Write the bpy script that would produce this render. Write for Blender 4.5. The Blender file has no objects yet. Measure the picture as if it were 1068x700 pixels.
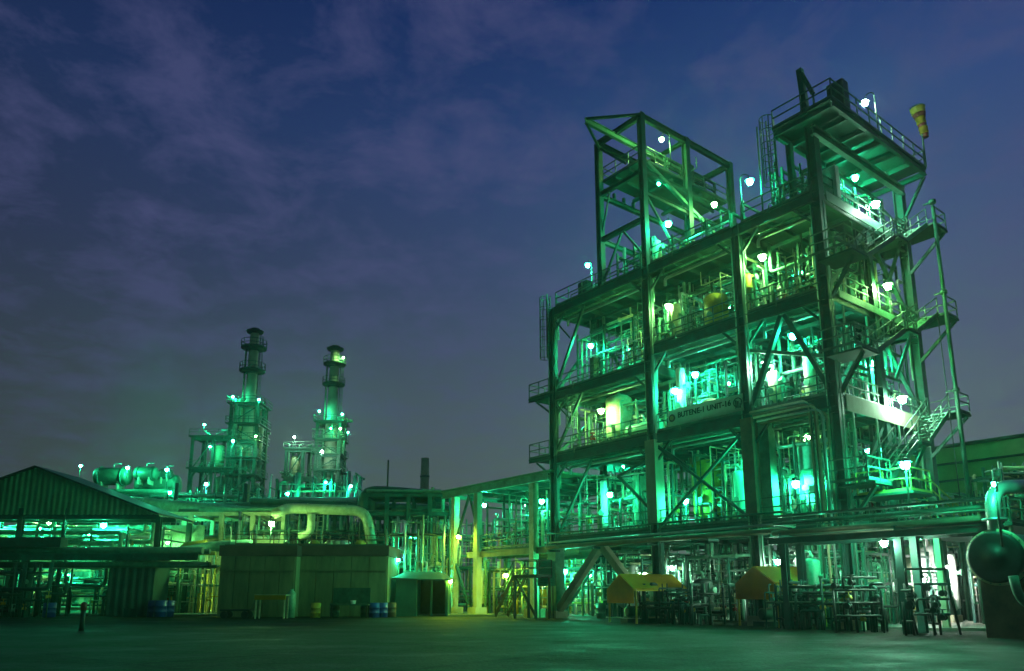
import bpy, math, random
from math import sin, cos, pi, atan, radians, sqrt
from mathutils import Vector as V, Matrix
random.seed(7)
sc = bpy.context.scene
COL = sc.collection
R = random.random
U = random.uniform

# ------------------------------------------------------------------ camera model
FPX, PCX, PCY, EYE = 778.0, 530.0, 460.0, 1.6
PITCH = atan(160 / 778)
def ray(u, v):
    X = (u - PCX) / FPX; W_ = (PCY - v) / FPX
    return V((X, cos(PITCH) - sin(PITCH) * W_, sin(PITCH) + cos(PITCH) * W_))
def at(u, v, Y):
    d = ray(u, v); return V((0, 0, EYE)) + d * (Y / d.y)
AX = V((-.6122, .7907, 0)); BX = V((.7907, .6122, 0)); AX.normalize(); BX.normalize()
ORG = V((16.32, 36, 0))
def W(a, b, z): return ORG + AX * a + BX * b + V((0, 0, z))
def onb(u, v, b):
    d = ray(u, v); e = V((0, 0, EYE)); t = ((ORG - e).dot(BX) + b) / d.dot(BX); return e + d * t
def ona(u, v, a):
    d = ray(u, v); e = V((0, 0, EYE)); t = ((ORG - e).dot(AX) + a) / d.dot(AX); return e + d * t

# ------------------------------------------------------------------ materials
def mat(name, c, c2=None, rough=.55, metal=0., scale=2.5, bump=.15, dirt=.35, emit=None, es=0, stretch=(1, 1, 1)):
    m = bpy.data.materials.new(name); m.use_nodes = True; nt = m.node_tree; N = nt.nodes; L = nt.links
    bs = N['Principled BSDF']; bs.inputs['Roughness'].default_value = rough; bs.inputs['Metallic'].default_value = metal
    if emit:
        bs.inputs['Base Color'].default_value = (*emit, 1)
        bs.inputs['Emission Color'].default_value = (*emit, 1); bs.inputs['Emission Strength'].default_value = es
        return m
    c2 = c2 or tuple(x * .45 for x in c)
    tc = N.new('ShaderNodeTexCoord'); mp = N.new('ShaderNodeMapping'); mp.inputs['Scale'].default_value = stretch
    n1 = N.new('ShaderNodeTexNoise'); n1.inputs['Scale'].default_value = scale; n1.inputs['Detail'].default_value = 8; n1.inputs['Roughness'].default_value = .65
    cr = N.new('ShaderNodeValToRGB'); cr.color_ramp.elements[0].position = .32; cr.color_ramp.elements[1].position = .32 + dirt
    cr.color_ramp.elements[0].color = (*c2, 1); cr.color_ramp.elements[1].color = (*c, 1)
    L.new(tc.outputs['Object'], mp.inputs[0]); L.new(mp.outputs[0], n1.inputs['Vector']); L.new(n1.outputs['Fac'], cr.inputs[0]); L.new(cr.outputs[0], bs.inputs['Base Color'])
    n2 = N.new('ShaderNodeTexNoise'); n2.inputs['Scale'].default_value = scale * 6; n2.inputs['Detail'].default_value = 4
    L.new(mp.outputs[0], n2.inputs['Vector'])
    mr = N.new('ShaderNodeMapRange'); mr.inputs['To Min'].default_value = max(.05, rough - .15); mr.inputs['To Max'].default_value = min(1, rough + .2)
    L.new(n1.outputs['Fac'], mr.inputs[0]); L.new(mr.outputs[0], bs.inputs['Roughness'])
    bp = N.new('ShaderNodeBump'); bp.inputs['Strength'].default_value = bump; bp.inputs['Distance'].default_value = .02
    L.new(n2.outputs['Fac'], bp.inputs['Height']); L.new(bp.outputs[0], bs.inputs['Normal'])
    return m
M = dict(
    steel=mat('green_steel_paint', (.012, .125, .095), (.022, .050, .036), scale=1.3),
    steel2=mat('pale_steel_paint', (.15, .38, .26), (.07, .18, .12), scale=1.3),
    deck=mat('deck_plate', (.025, .11, .08), (.02, .05, .035), rough=.7, scale=1.2),
    rail=mat('handrail_paint', (.10, .20, .15), (.05, .10, .07)),
    yrail=mat('yellow_handrail_paint', (.55, .45, .08), (.3, .25, .06)),
    conc=mat('fireproofing_concrete', (.42, .40, .28), (.22, .22, .14), rough=.85, scale=.9, stretch=(1, 1, .4)),
    brown=mat('brown_concrete', (.30, .22, .13), (.16, .12, .08), rough=.85, scale=1.1),
    mint=mat('mint_pipe_paint', (.22, .48, .34), (.12, .26, .18), rough=.4),
    silver=mat('aluminium_cladding', (.55, .57, .55), (.35, .36, .34), rough=.38, metal=.6, dirt=.5),
    cream=mat('cream_paint', (.62, .58, .36), (.38, .34, .18), rough=.45),
    yellow=mat('yellow_paint', (.62, .45, .05), (.35, .24, .04), rough=.5),
    white=mat('white_paint', (.78, .80, .76), (.5, .5, .46), rough=.45),
    shaft=mat('pale_stack_concrete', (.66, .62, .50), (.42, .38, .30), rough=.8, scale=.25),
    dark=mat('dark_iron', (.035, .06, .05), (.018, .03, .025), rough=.5),
    dpipe=mat('dark_green_pipe', (.04, .14, .09), (.02, .07, .045), rough=.45),
    rust=mat('rusty_steel', (.22, .11, .06), (.09, .06, .04), rough=.8),
    blue=mat('blue_plastic', (.02, .07, .34), (.015, .05, .2), rough=.4, dirt=.5),
    red=mat('red_paint', (.35, .04, .03), (.18, .03, .02)),
    tarp=mat('orange_canopy_sheet', (.90, .42, .03), (.7, .32, .02), rough=.6, scale=.9),
    tarpg=mat('yellow_green_canopy_sheet', (.85, .58, .05), (.65, .44, .04), rough=.6, scale=.9),
    sheet=mat('green_corrugated_sheet', (.10, .36, .18), (.06, .22, .11), rough=.6, scale=.6),
    sheetd=mat('dark_corrugated_sheet', (.05, .15, .11), (.03, .08, .06), rough=.6, scale=.6),
    box=mat('weathered_tank_panel', (.23, .26, .13), (.09, .11, .06), rough=.8, scale=.7, stretch=(1, 1, .25)),
    band=mat('rusty_brown_band', (.13, .08, .06), (.06, .04, .035), rough=.85, scale=.8),
    ware=mat('warehouse_cladding', (.18, .40, .16), (.10, .24, .10), rough=.6, scale=.4),
    sign=mat('sign_face', (.82, .84, .76), (.60, .64, .54), rough=.5, dirt=.5),
    ink=mat('dark_lettering', (.02, .05, .03)),
    plate=mat('mint_plate', (.16, .50, .36), (.11, .36, .26), rough=.4),
    pane=mat('grey_window_glass', (.25, .32, .30), (.15, .2, .19), rough=.15),
    g=mat('green_lamp_glow', (1, 1, 1), emit=(.40, 1.0, .62), es=1), w=mat('warm_lamp_glow', (1, 1, 1), emit=(.95, 1.0, .55), es=1),
    p=mat('white_lamp_glow', (1, 1, 1), emit=(.85, 1.0, .88), es=1), n=mat('neutral_lamp_glow', (1, 1, 1), emit=(1, 1, 1), es=1), y=mat('yellow_lamp_glow', (1, 1, 1), emit=(1, 1, .4), es=1), t=mat('teal_lamp_glow', (1, 1, 1), emit=(.22, 1.0, .66), es=1),
)
def translucent(m, f):
    nt = M[m].node_tree; N = nt.nodes; L = nt.links; bs = N['Principled BSDF']; tr = N.new('ShaderNodeBsdfTranslucent'); mx = N.new('ShaderNodeMixShader'); mx.inputs[0].default_value = f
    L.new(bs.inputs['Base Color'].links[0].from_socket, tr.inputs[0]); L.new(bs.outputs[0], mx.inputs[1]); L.new(tr.outputs[0], mx.inputs[2]); L.new(mx.outputs[0], N['Material Output'].inputs[0])
for k in ('tarp', 'tarpg', 'sign'): translucent(k, .6)
GLOW = 1050.
for k, cc in dict(g=(.03, 1.0, .46), w=(.36, 1.0, .26), p=(.55, 1.0, .70), n=(1.0, 1.0, .95), y=(.55, .95, .06), t=(.02, 1.0, .52)).items():
    b = M[k].node_tree.nodes['Principled BSDF']
    b.inputs['Emission Color'].default_value = (*cc, 1); b.inputs['Emission Strength'].default_value = GLOW; b.inputs['Base Color'].default_value = (.1, .1, .1, 1)

# ------------------------------------------------------------------ mesh builder
class MB:
    def __init__(s): s.v = []; s.f = []; s.sm = []
    def quad(s, *p):
        n = len(s.v); s.v += [V(q) for q in p]; s.f.append(tuple(range(n, n + len(p)))); s.sm.append(False); return s
    def hexa(s, c, ex, ey, ez):
        c = V(c); n = len(s.v)
        for i in (-1, 1):
            for j in (-1, 1):
                for k in (-1, 1): s.v.append(c + ex * i + ey * j + ez * k)
        for q in ((0, 1, 3, 2), (4, 6, 7, 5), (0, 4, 5, 1), (2, 3, 7, 6), (0, 2, 6, 4), (1, 5, 7, 3)):
            s.f.append(tuple(n + i for i in q)); s.sm.append(False)
        return s
    def box(s, c, sx, sy, sz, ax=None, ay=None):
        ax = ax or AX; ay = ay or BX
        return s.hexa(c, ax * (sx / 2), ay * (sy / 2), V((0, 0, sz / 2)))
    def xbox(s, c, sx, sy, sz): return s.box(c, sx, sy, sz, V((1, 0, 0)), V((0, 1, 0)))
    def bar(s, p, q, w, h=None, side=None):
        p = V(p); q = V(q); d = q - p; l = d.length
        if l < 1e-6: return s
        d.normalize(); h = h or w
        if side is None:
            side = d.cross(V((0, 0, 1)))
            if side.length < .05: side = AX.copy()
        side = (side - d * side.dot(d)).normalized(); up = side.cross(d)
        return s.hexa((p + q) / 2, d * (l / 2), side * (w / 2), up * (h / 2))
    def ibeam(s, p, q, w, h, t=.04, side=None):
        p = V(p); q = V(q); d = (q - p).normalized()
        if side is None:
            side = d.cross(V((0, 0, 1)))
            if side.length < .05: side = AX.copy()
        side = (side - d * side.dot(d)).normalized(); up = side.cross(d)
        s.bar(p, q, t, h - 2 * t - .004, side)
        for k in (-1, 1):
            o = up * (k * (h - t) / 2); s.bar(p + o, q + o, w, t, side)
        return s
    def tube(s, pts, r, n=8, bend=None, cap=True, r1=None):
        pts = [V(p) for p in pts]
        if len(pts) > 2 and bend != 0:
            bend = bend or r * 2.2; out = [pts[0]]
            for i in range(1, len(pts) - 1):
                a, b, c = pts[i - 1:i + 2]; l1 = (a - b).length; l2 = (c - b).length; k = min(bend, l1 * .48, l2 * .48)
                p0 = b + (a - b).normalized() * k; p1 = b + (c - b).normalized() * k
                ns = 4 if r < .2 else 7
                for j in range(ns + 1):
                    t = j / ns; out.append(p0 * (1 - t) ** 2 + b * 2 * t * (1 - t) + p1 * t * t)
            out.append(pts[-1]); pts = out
        m = len(pts); base = len(s.v); u = None
        for i in range(m):
            d = (pts[min(i + 1, m - 1)] - pts[max(i - 1, 0)])
            d = d.normalized() if d.length > 1e-7 else V((0, 0, 1))
            if u is None:
                u = d.orthogonal().normalized()
            u = (u - d * u.dot(d)).normalized(); w_ = d.cross(u)
            rr = r if r1 is None else r + (r1 - r) * i / (m - 1)
            for k in range(n):
                t = 2 * pi * k / n; s.v.append(pts[i] + (u * cos(t) + w_ * sin(t)) * rr)
        for i in range(m - 1):
            for k in range(n):
                a = base + i * n + k; b = base + i * n + (k + 1) % n
                s.f.append((a, b, b + n, a + n)); s.sm.append(True)
        if cap:
            s.f.append(tuple(base + k for k in range(n))[::-1]); s.sm.append(False)
            s.f.append(tuple(base + (m - 1) * n + k for k in range(n))); s.sm.append(False)
        return s
    def lathe(s, p, d, prof, n=20):
        p = V(p); d = V(d).normalized(); u = d.orthogonal().normalized(); w_ = d.cross(u); base = len(s.v)
        for (t, r) in prof:
            for k in range(n):
                a = 2 * pi * k / n; s.v.append(p + d * t + (u * cos(a) + w_ * sin(a)) * max(r, .001))
        for i in range(len(prof) - 1):
            for k in range(n):
                a = base + i * n + k; b = base + i * n + (k + 1) % n
                s.f.append((a, b, b + n, a + n)); s.sm.append(True)
        s.f.append(tuple(base + k for k in range(n))[::-1]); s.sm.append(False)
        s.f.append(tuple(base + (len(prof) - 1) * n + k for k in range(n))); s.sm.append(False)
        return s
    def ring(s, c, r, tr, n=14, axis=None, a0=0, a1=2 * pi, t=5):
        axis = V(axis or (0, 0, 1)).normalized(); u = axis.orthogonal().normalized(); w_ = axis.cross(u)
        pts = [V(c) + (u * cos(a0 + (a1 - a0) * i / n) + w_ * sin(a0 + (a1 - a0) * i / n)) * r for i in range(n + 1)]
        return s.tube(pts, tr, t, bend=0)
    def build(s, name, m, parent=None, label=None):
        o0 = origin(parent) if parent else V((0, 0, 0))
        me = bpy.data.meshes.new(name); me.from_pydata([tuple(q - o0) for q in s.v], [], s.f)
        me.polygons.foreach_set('use_smooth', s.sm); me.materials.append(M[m] if isinstance(m, str) else m)
        o = bpy.data.objects.new(name, me); COL.objects.link(o)
        if parent: o.parent = parent
        if label: o['label'] = label
        return o
def origin(o):
    p = V(o.location)
    while o.parent: o = o.parent; p = p + V(o.location)
    return p
def thing(name, label, cat, loc, group=None):
    o = bpy.data.objects.new(name, None); o.empty_display_size = .2; COL.objects.link(o); o.location = V(loc)
    o['label'] = label; o['category'] = cat
    if group: o['group'] = group
    return o
def tag(o, label, cat, group=None):
    o['label'] = label; o['category'] = cat
    if group: o['group'] = group
    return o
def recentre(o, loc):
    loc = V(loc)
    for v in o.data.vertices: v.co -= loc
    o.location = loc; return o
def solo(mb, name, m, label, cat, loc, group=None):
    return tag(recentre(mb.build(name, m), loc), label, cat, group)
def structure(o): o['kind'] = 'structure'; return o

# ------------------------------------------------------------------ reusable details
def rail_mb(mb, p, q, h=1.1, step=1.4, r=.028, toe=True):
    p = V(p); q = V(q); l = (q - p).length; n = max(1, round(l / step)); up = V((0, 0, 1))
    for i in range(n + 1):
        c = p.lerp(q, i / n); mb.bar(c, c + up * h, r * 2)
    for k in (h, h * .55): mb.bar(p + up * k, q + up * k, r * 2.1)
    if toe: mb.bar(p + up * .08, q + up * .08, .015, .14)
    return mb
def railing(parent, pts, m='rail', **k):
    for i in range(len(pts) - 1):
        rail_mb(MB(), pts[i], pts[i + 1], **k).build('railing', m, parent)
def stair(parent, p, q, wdir, w=.9, m='steel', mr='rail', rails=True):
    p = V(p); q = V(q); wd = V(wdir).normalized(); mb = MB(); n = max(3, int(abs(q.z - p.z) / .22))
    for k in (-1, 1): mb.bar(p + wd * (k * w / 2), q + wd * (k * w / 2), .05, .26, wd)
    run = V((q.x - p.x, q.y - p.y, 0)).normalized()
    for i in range(n):
        c = p.lerp(q, (i + .5) / n); mb.hexa(c, run * .13, wd * (w / 2 - .03), V((0, 0, .02)))
    f = mb.build('stair_flight', m, parent)
    if rails:
        for k in (-1, 1):
            a = p + wd * (k * w / 2); b = q + wd * (k * w / 2); h = MB(); ns = max(2, int((b - a).length / 1.3))
            for i in range(ns + 1):
                c = a.lerp(b, i / ns); h.bar(c, c + V((0, 0, 1)), .05)
            for z in (1., .55): h.bar(a + V((0, 0, z)), b + V((0, 0, z)), .05)
            h.build('handrail', mr, f)
    return f
def caged_ladder(parent, p, z1, face, m='rail', cage_from=2.2, w=.45, name='caged_ladder'):
    """p foot of ladder, face = direction the climber's back points to"""
    p = V(p); face = V(face).normalized(); sd = face.cross(V((0, 0, 1))).normalized(); h = z1 - p.z; mb = MB(); up = V((0, 0, 1))
    for k in (-1, 1): mb.bar(p + sd * (k * w / 2), p + sd * (k * w / 2) + up * h, .06)
    n = int(h / .32)
    for i in range(1, n): mb.bar(p - sd * (w / 2) + up * i * .32, p + sd * (w / 2) + up * i * .32, .035)
    if cage_from is not None:
        z = cage_from; rr = .38; cen = p + face * .36; zs = []
        while z < h + .01: zs.append(z); z += .8
        for z in zs:
            pts = []
            for i in range(13):
                a = -2.5 + 5.0 * i / 12
                pts.append(cen + up * z + face * cos(a) * rr + sd * sin(a) * rr)
            mb.tube(pts, .028, 4, bend=0)
        for i in range(0, 13, 2):
            a = -2.5 + 5.0 * i / 12; o = face * cos(a) * rr + sd * sin(a) * rr
            mb.bar(cen + o + up * zs[0], cen + o + up * zs[-1], .04)
    return mb.build(name, m, parent)

def vessel_v(label, p, r, h, m='cream', skirt=.6, group=None, name='process_vessel', cat='vessel', nozzles=2):
    p = V(p); t = thing(name, label, cat, p, group); up = V((0, 0, 1)); mb = MB()
    prof = [(skirt - r * .02, r * .3)] + [(skirt + r * .45 * (1 - cos(a)), r * sin(a)) for a in (.5, .9, 1.25, 1.571)]
    z1 = h - r * .45
    prof += [(z1, r)] + [(z1 + r * .45 * sin(a), r * cos(a)) for a in (.35, .75, 1.1, 1.4)] + [(h, .02)]
    mb.lathe(p, up, prof, 20)
    for k in range(1, int(h / 1.2)):
        if skirt + .4 < k * 1.2 < z1: mb.lathe(p + up * (k * 1.2), up, [(-.02, r), (-.02, r + .02), (.02, r + .02), (.02, r)], 20)
    mb.build('shell', m, t)
    s = MB()
    for k in range(4):
        a = k * pi / 2 + .4; c = p + V((cos(a), sin(a), 0)) * r * .8; s.bar(c, c + up * (skirt + r * .3), .12)
    s.build('support_leg', 'steel', t)
    tp = MB(); tp.tube([p + up * (h - .05), p + up * (h + .35), p + up * (h + .35) + AX * .5], .07, 8); tp.lathe(p + up * (h + .08), up, [(0, .13), (.05, .13)], 12)
    tp.build('top_nozzle', 'mint', t)
    for i in range(nozzles):
        a = 4 + i * 1.3; d = V((cos(a), sin(a), 0)); z = skirt + (h - skirt) * (.3 + .35 * i); nz = MB()
        nz.tube([p + up * z + d * (r * .9), p + up * z + d * (r + .3)], .1, 10); nz.lathe(p + up * z + d * (r + .25), d, [(0, .18), (.06, .18)], 12)
        nz.build('side_nozzle', 'mint', t)
    return t
def vessel_h(label, p, d, r, l, m='mint', group=None, name='horizontal_drum', cat='drum', leg=.6, flange=True):
    """p = ground point under the middle, axis d"""
    p = V(p); d = V(d).normalized(); t = thing(name, label, cat, p, group); c = p + V((0, 0, leg + r)); mb = MB()
    prof = [(-l / 2 - r * .4, .02)] + [(-l / 2 - r * .4 * sin(a), r * cos(a)) for a in (1.3, .9, .5, .2)] + [(-l / 2, r), (l / 2, r)] + [(l / 2 + r * .4 * sin(a), r * cos(a)) for a in (.2, .5, .9, 1.3)] + [(l / 2 + r * .4, .02)]
    mb.lathe(c, d, prof, 22); mb.build('shell', m, t)
    if flange:
        for k in (-1, 1):
            MB().lathe(c + d * (k * l * .38), d, [(-.06, r * 1.0), (-.06, r * 1.14), (.06, r * 1.14), (.06, r)], 22).build('flange', 'steel', t)
    sd = d.cross(V((0, 0, 1)))
    for k in (-1, 1):
        MB().hexa(p + d * (k * l * .28) + V((0, 0, (leg + r * .4) / 2)), d * .09, sd * (r * .75), V((0, 0, (leg + r * .4) / 2))).build('saddle', 'conc', t)
    nz = MB(); nz.tube([c + V((0, 0, r * .9)), c + V((0, 0, r + .5)), c + V((0, 0, r + .5)) + d * .9], .09, 8); nz.build('top_pipe', 'silver', t)
    return t
def valve(parent, p, s=.16, m='dpipe'):
    mb = MB(); p = V(p)
    mb.lathe(p - BX * s, BX, [(0, s * .9), (s * .25, s * .9), (s * .3, s * .5), (s, s * .75), (s * 1.7, s * .5), (s * 1.75, s * .9), (s * 2, s * .9)], 10)
    mb.tube([p, p + V((0, 0, s * 2.2))], s * .25, 6); mb.ring(p + V((0, 0, s * 2.2)), s * 1.0, s * .14, 10)
    mb.bar(p + V((0, 0, s * 2.2)) - AX * s, p + V((0, 0, s * 2.2)) + AX * s, s * .2)
    mb.build('valve', m, parent)

PM = ['mint', 'silver', 'cream', 'dpipe', 'dpipe', 'mint', 'steel2', 'dark', 'silver']
def pipework(label, a0, a1, b0, b1, z0, z1, n, seed, mats=None, rmin=.035, rmax=.13, frame=None, group='pipework bays of the plant', tall=.5, sup=True):
    """a bundle of bolted together process pipes standing on one floor; frame maps (a,b,z) to world"""
    fr = frame or W; rg = random.Random(seed); t = thing('pipework', label, 'pipework', fr((a0 + a1) / 2, (b0 + b1) / 2, z0), group)
    mats = mats or PM; n = min(n, 95)
    u = lambda p, q: rg.uniform(p, q)
    # a light frame that carries the runs
    nl = max(2, int((a1 - a0) / 2.6))
    zc = [z0 + (z1 - z0) * k for k in (.45, .78)]
    bm_ = (b0 + b1) / 2
    for i in range(nl + 1 if sup else 0):
        a = a0 + (a1 - a0) * i / nl; mb = MB()
        hh = z0 + (z1 - z0) * .85
        mb.bar(fr(a, b0 + .2, z0), fr(a, b0 + .2, hh), .12); mb.bar(fr(a, b1 - .2, z0), fr(a, b1 - .2, hh), .12)
        for z in zc: mb.bar(fr(a, b0 + .2, z), fr(a, b1 - .2, z), .1, .14)
        mb.build('pipe_support', 'steel', t)
    for i in range(n):
        r = rmin + (rmax - rmin) * rg.random() ** 2; k = rg.random(); a = u(a0, a1); b = u(b0, b1); mb = MB(); m = rg.choice(mats); jt = []
        if k < tall * .5:      # riser
            zt = z1 if rg.random() < .45 else u(z0 + (z1 - z0) * .4, z1); p = [fr(a, b, z0), fr(a, b, zt)]
            if zt < z1 - .05: p.append(fr(a + u(-1, 1) * .9, b, zt))
            jt = [fr(a, b, z0 + u(.3, 1.8))]
        elif k < tall:    # hook / step
            zz = u(z0 + .4, z0 + (z1 - z0) * .6); a2 = a + u(-1.4, 1.4); zt = u(zz + .4, z1)
            p = [fr(a, b, z0), fr(a, b, zz), fr(a2, b, zz), fr(a2, b, zt), fr(a2, b + u(-.8, .8), zt)]
            jt = [fr(a2, b, (zz + zt) / 2)]
        elif k < tall + (1 - tall) * .6:    # long run along a
            z = rg.choice(zc) + .07 + r if rg.random() < .55 else u(z0 + .4, z1 - .3)
            s0 = u(a0, a0 + (a1 - a0) * .35); s1 = u(a0 + (a1 - a0) * .6, a1)
            p = [fr(s0, b, z), fr(s1, b, z)]
            if rg.random() < .6: p.append(fr(s1, b, z0 + .1 if rg.random() < .5 else z1))
            if rg.random() < .5: p = [fr(s0, b, u(z0, z1))] + p
            jt = [fr((s0 + s1) / 2, b, z)]
        else:             # run along b
            z = u(z0 + .5, z1 - .15); p = [fr(a, b0, z), fr(a, b1, z)]
            if rg.random() < .5: p.append(fr(a, b1, z1))
            if rg.random() < .5: p = [fr(a, b0, z0)] + p
        mb.tube(p, r, 7)
        for j in jt:
            d = None
            for q0, q1 in zip(p, p[1:]):
                dd = (q1 - q0)
                if dd.length > .1 and abs((j - q0).cross(dd.normalized()).length) < .03: d = dd.normalized()
            if d: mb.lathe(j, d, [(-.04, r * 1.02), (-.04, r * 1.7), (.04, r * 1.7), (.04, r * 1.02)], 8)
        mb.build('pipe', m, t)
    for i in range(max(2, n // 6)):
        c = fr(u(a0, a1), u(b0, b1 * .6 + b0 * .4), z0 + u(.5, 1.5)); valve(t, c, u(.09, .18), rg.choice(['red', 'dpipe', 'mint', 'yellow']))
        # every valve sits on a short riser
        MB().tube([V((c.x, c.y, z0)), c], .05, 6).build('pipe', rg.choice(mats), t)
    return t
def cabinet(label, p, w, d, h, m='mint', group=None, frame=(None, None)):
    ax = frame[0] or AX; ay = frame[1] or BX; p = V(p); t = thing('control_cabinet', label, 'cabinet', p, group)
    MB().hexa(p + V((0, 0, h / 2 + .1)), ax * w / 2, ay * d / 2, V((0, 0, h / 2))).build('housing', m, t)
    MB().hexa(p - ay * (d / 2 + .015) + V((0, 0, h / 2 + .1)), ax * (w / 2 - .06), ay * .012, V((0, 0, h / 2 - .08))).build('door', m, t)
    for k in (-1, 1): MB().hexa(p + ax * (k * w * .38) + V((0, 0, .05)), ax * .05, ay * (d / 2 - .03), V((0, 0, .05))).build('foot', 'dark', t)
    return t

# ------------------------------------------------------------------ lamps
def bulb_mb(c, r=.17):
    mb = MB(); prof = [(-r, .01)] + [(-r * cos(a), r * sin(a)) for a in (.8, 1.571, 2.34)] + [(r, .01)]
    return mb.lathe(c, (0, 0, 1), prof, 6)
PROTO = {}
def lamp_proto(kind, colr, r):
    key = (kind, colr, r)
    if key in PROTO: return PROTO[key]
    loc = V((0, 0, 0)); root = bpy.data.objects.new({'goose': 'gooseneck_lamp', 'post': 'post_lamp', 'hang': 'pendant_lamp'}[kind], None); COL.objects.link(root)
    z = V((0, 0, 1)); x = V((1, 0, 0))
    if kind == 'goose':
        off = V((.55, 0, 2.35)); mb = MB(); mb.tube([loc, z * 2.1], .04, 6)
        pts = [z * 2.1] + [V((.275 - .275 * cos(a), 0, 2.55 + .3 * sin(a))) for a in [i * pi / 8 for i in range(9)]]
        mb.tube(pts, .03, 6, bend=0); mb.build('pole', 'rail', root)
    elif kind == 'post':
        off = V((0, 0, 2.3)); MB().tube([loc, z * 2.08], .045, 6).build('pole', 'rail', root)
    else:
        off = V((0, 0, -.55)); MB().tube([loc, z * -.3], .03, 6).build('stem', 'rail', root)
    b = bulb_mb(off, r).build('bulb', colr, root)
    MB().lathe(off + z * (r * .5), z, [(r * .1, r * 1.5), (r * .25, r * 1.4), (r * .7, r * .9), (r * 1.1, r * .4)], 14).build('lamp_housing', 'dark', root)
    if kind == 'post': MB().bar(V((-r * 1.6, 0, 2.0)), V((-r * 1.6, 0, 2.3 + r * .6)), .05).bar(V((-r * 1.6, 0, 2.03)), V((0, 0, 2.03)), .05).build('bracket', 'rail', root)
    PROTO[key] = [root, off, False]
    return PROTO[key]
def lamp(P, kind, colr, label, r=.17, rot=None, group='lit lamps around the plant'):
    r = r * .95 if r < .23 else r * .6
    pr = lamp_proto(kind, colr, r); root, off, used = pr
    rz = rot if rot is not None else U(0, 6.28)
    if used:
        n = root.copy(); COL.objects.link(n)
        for ch in root.children:
            c = ch.copy(); COL.objects.link(c); c.parent = n
    else: n = root; pr[2] = True
    n.location = V(P) - Matrix.Rotation(rz, 3, 'Z') @ off; n.rotation_euler = (0, 0, rz)
    tag(n, label, 'lamp', group); return n
def glow(mb_o, colr, parent): pass

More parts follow.
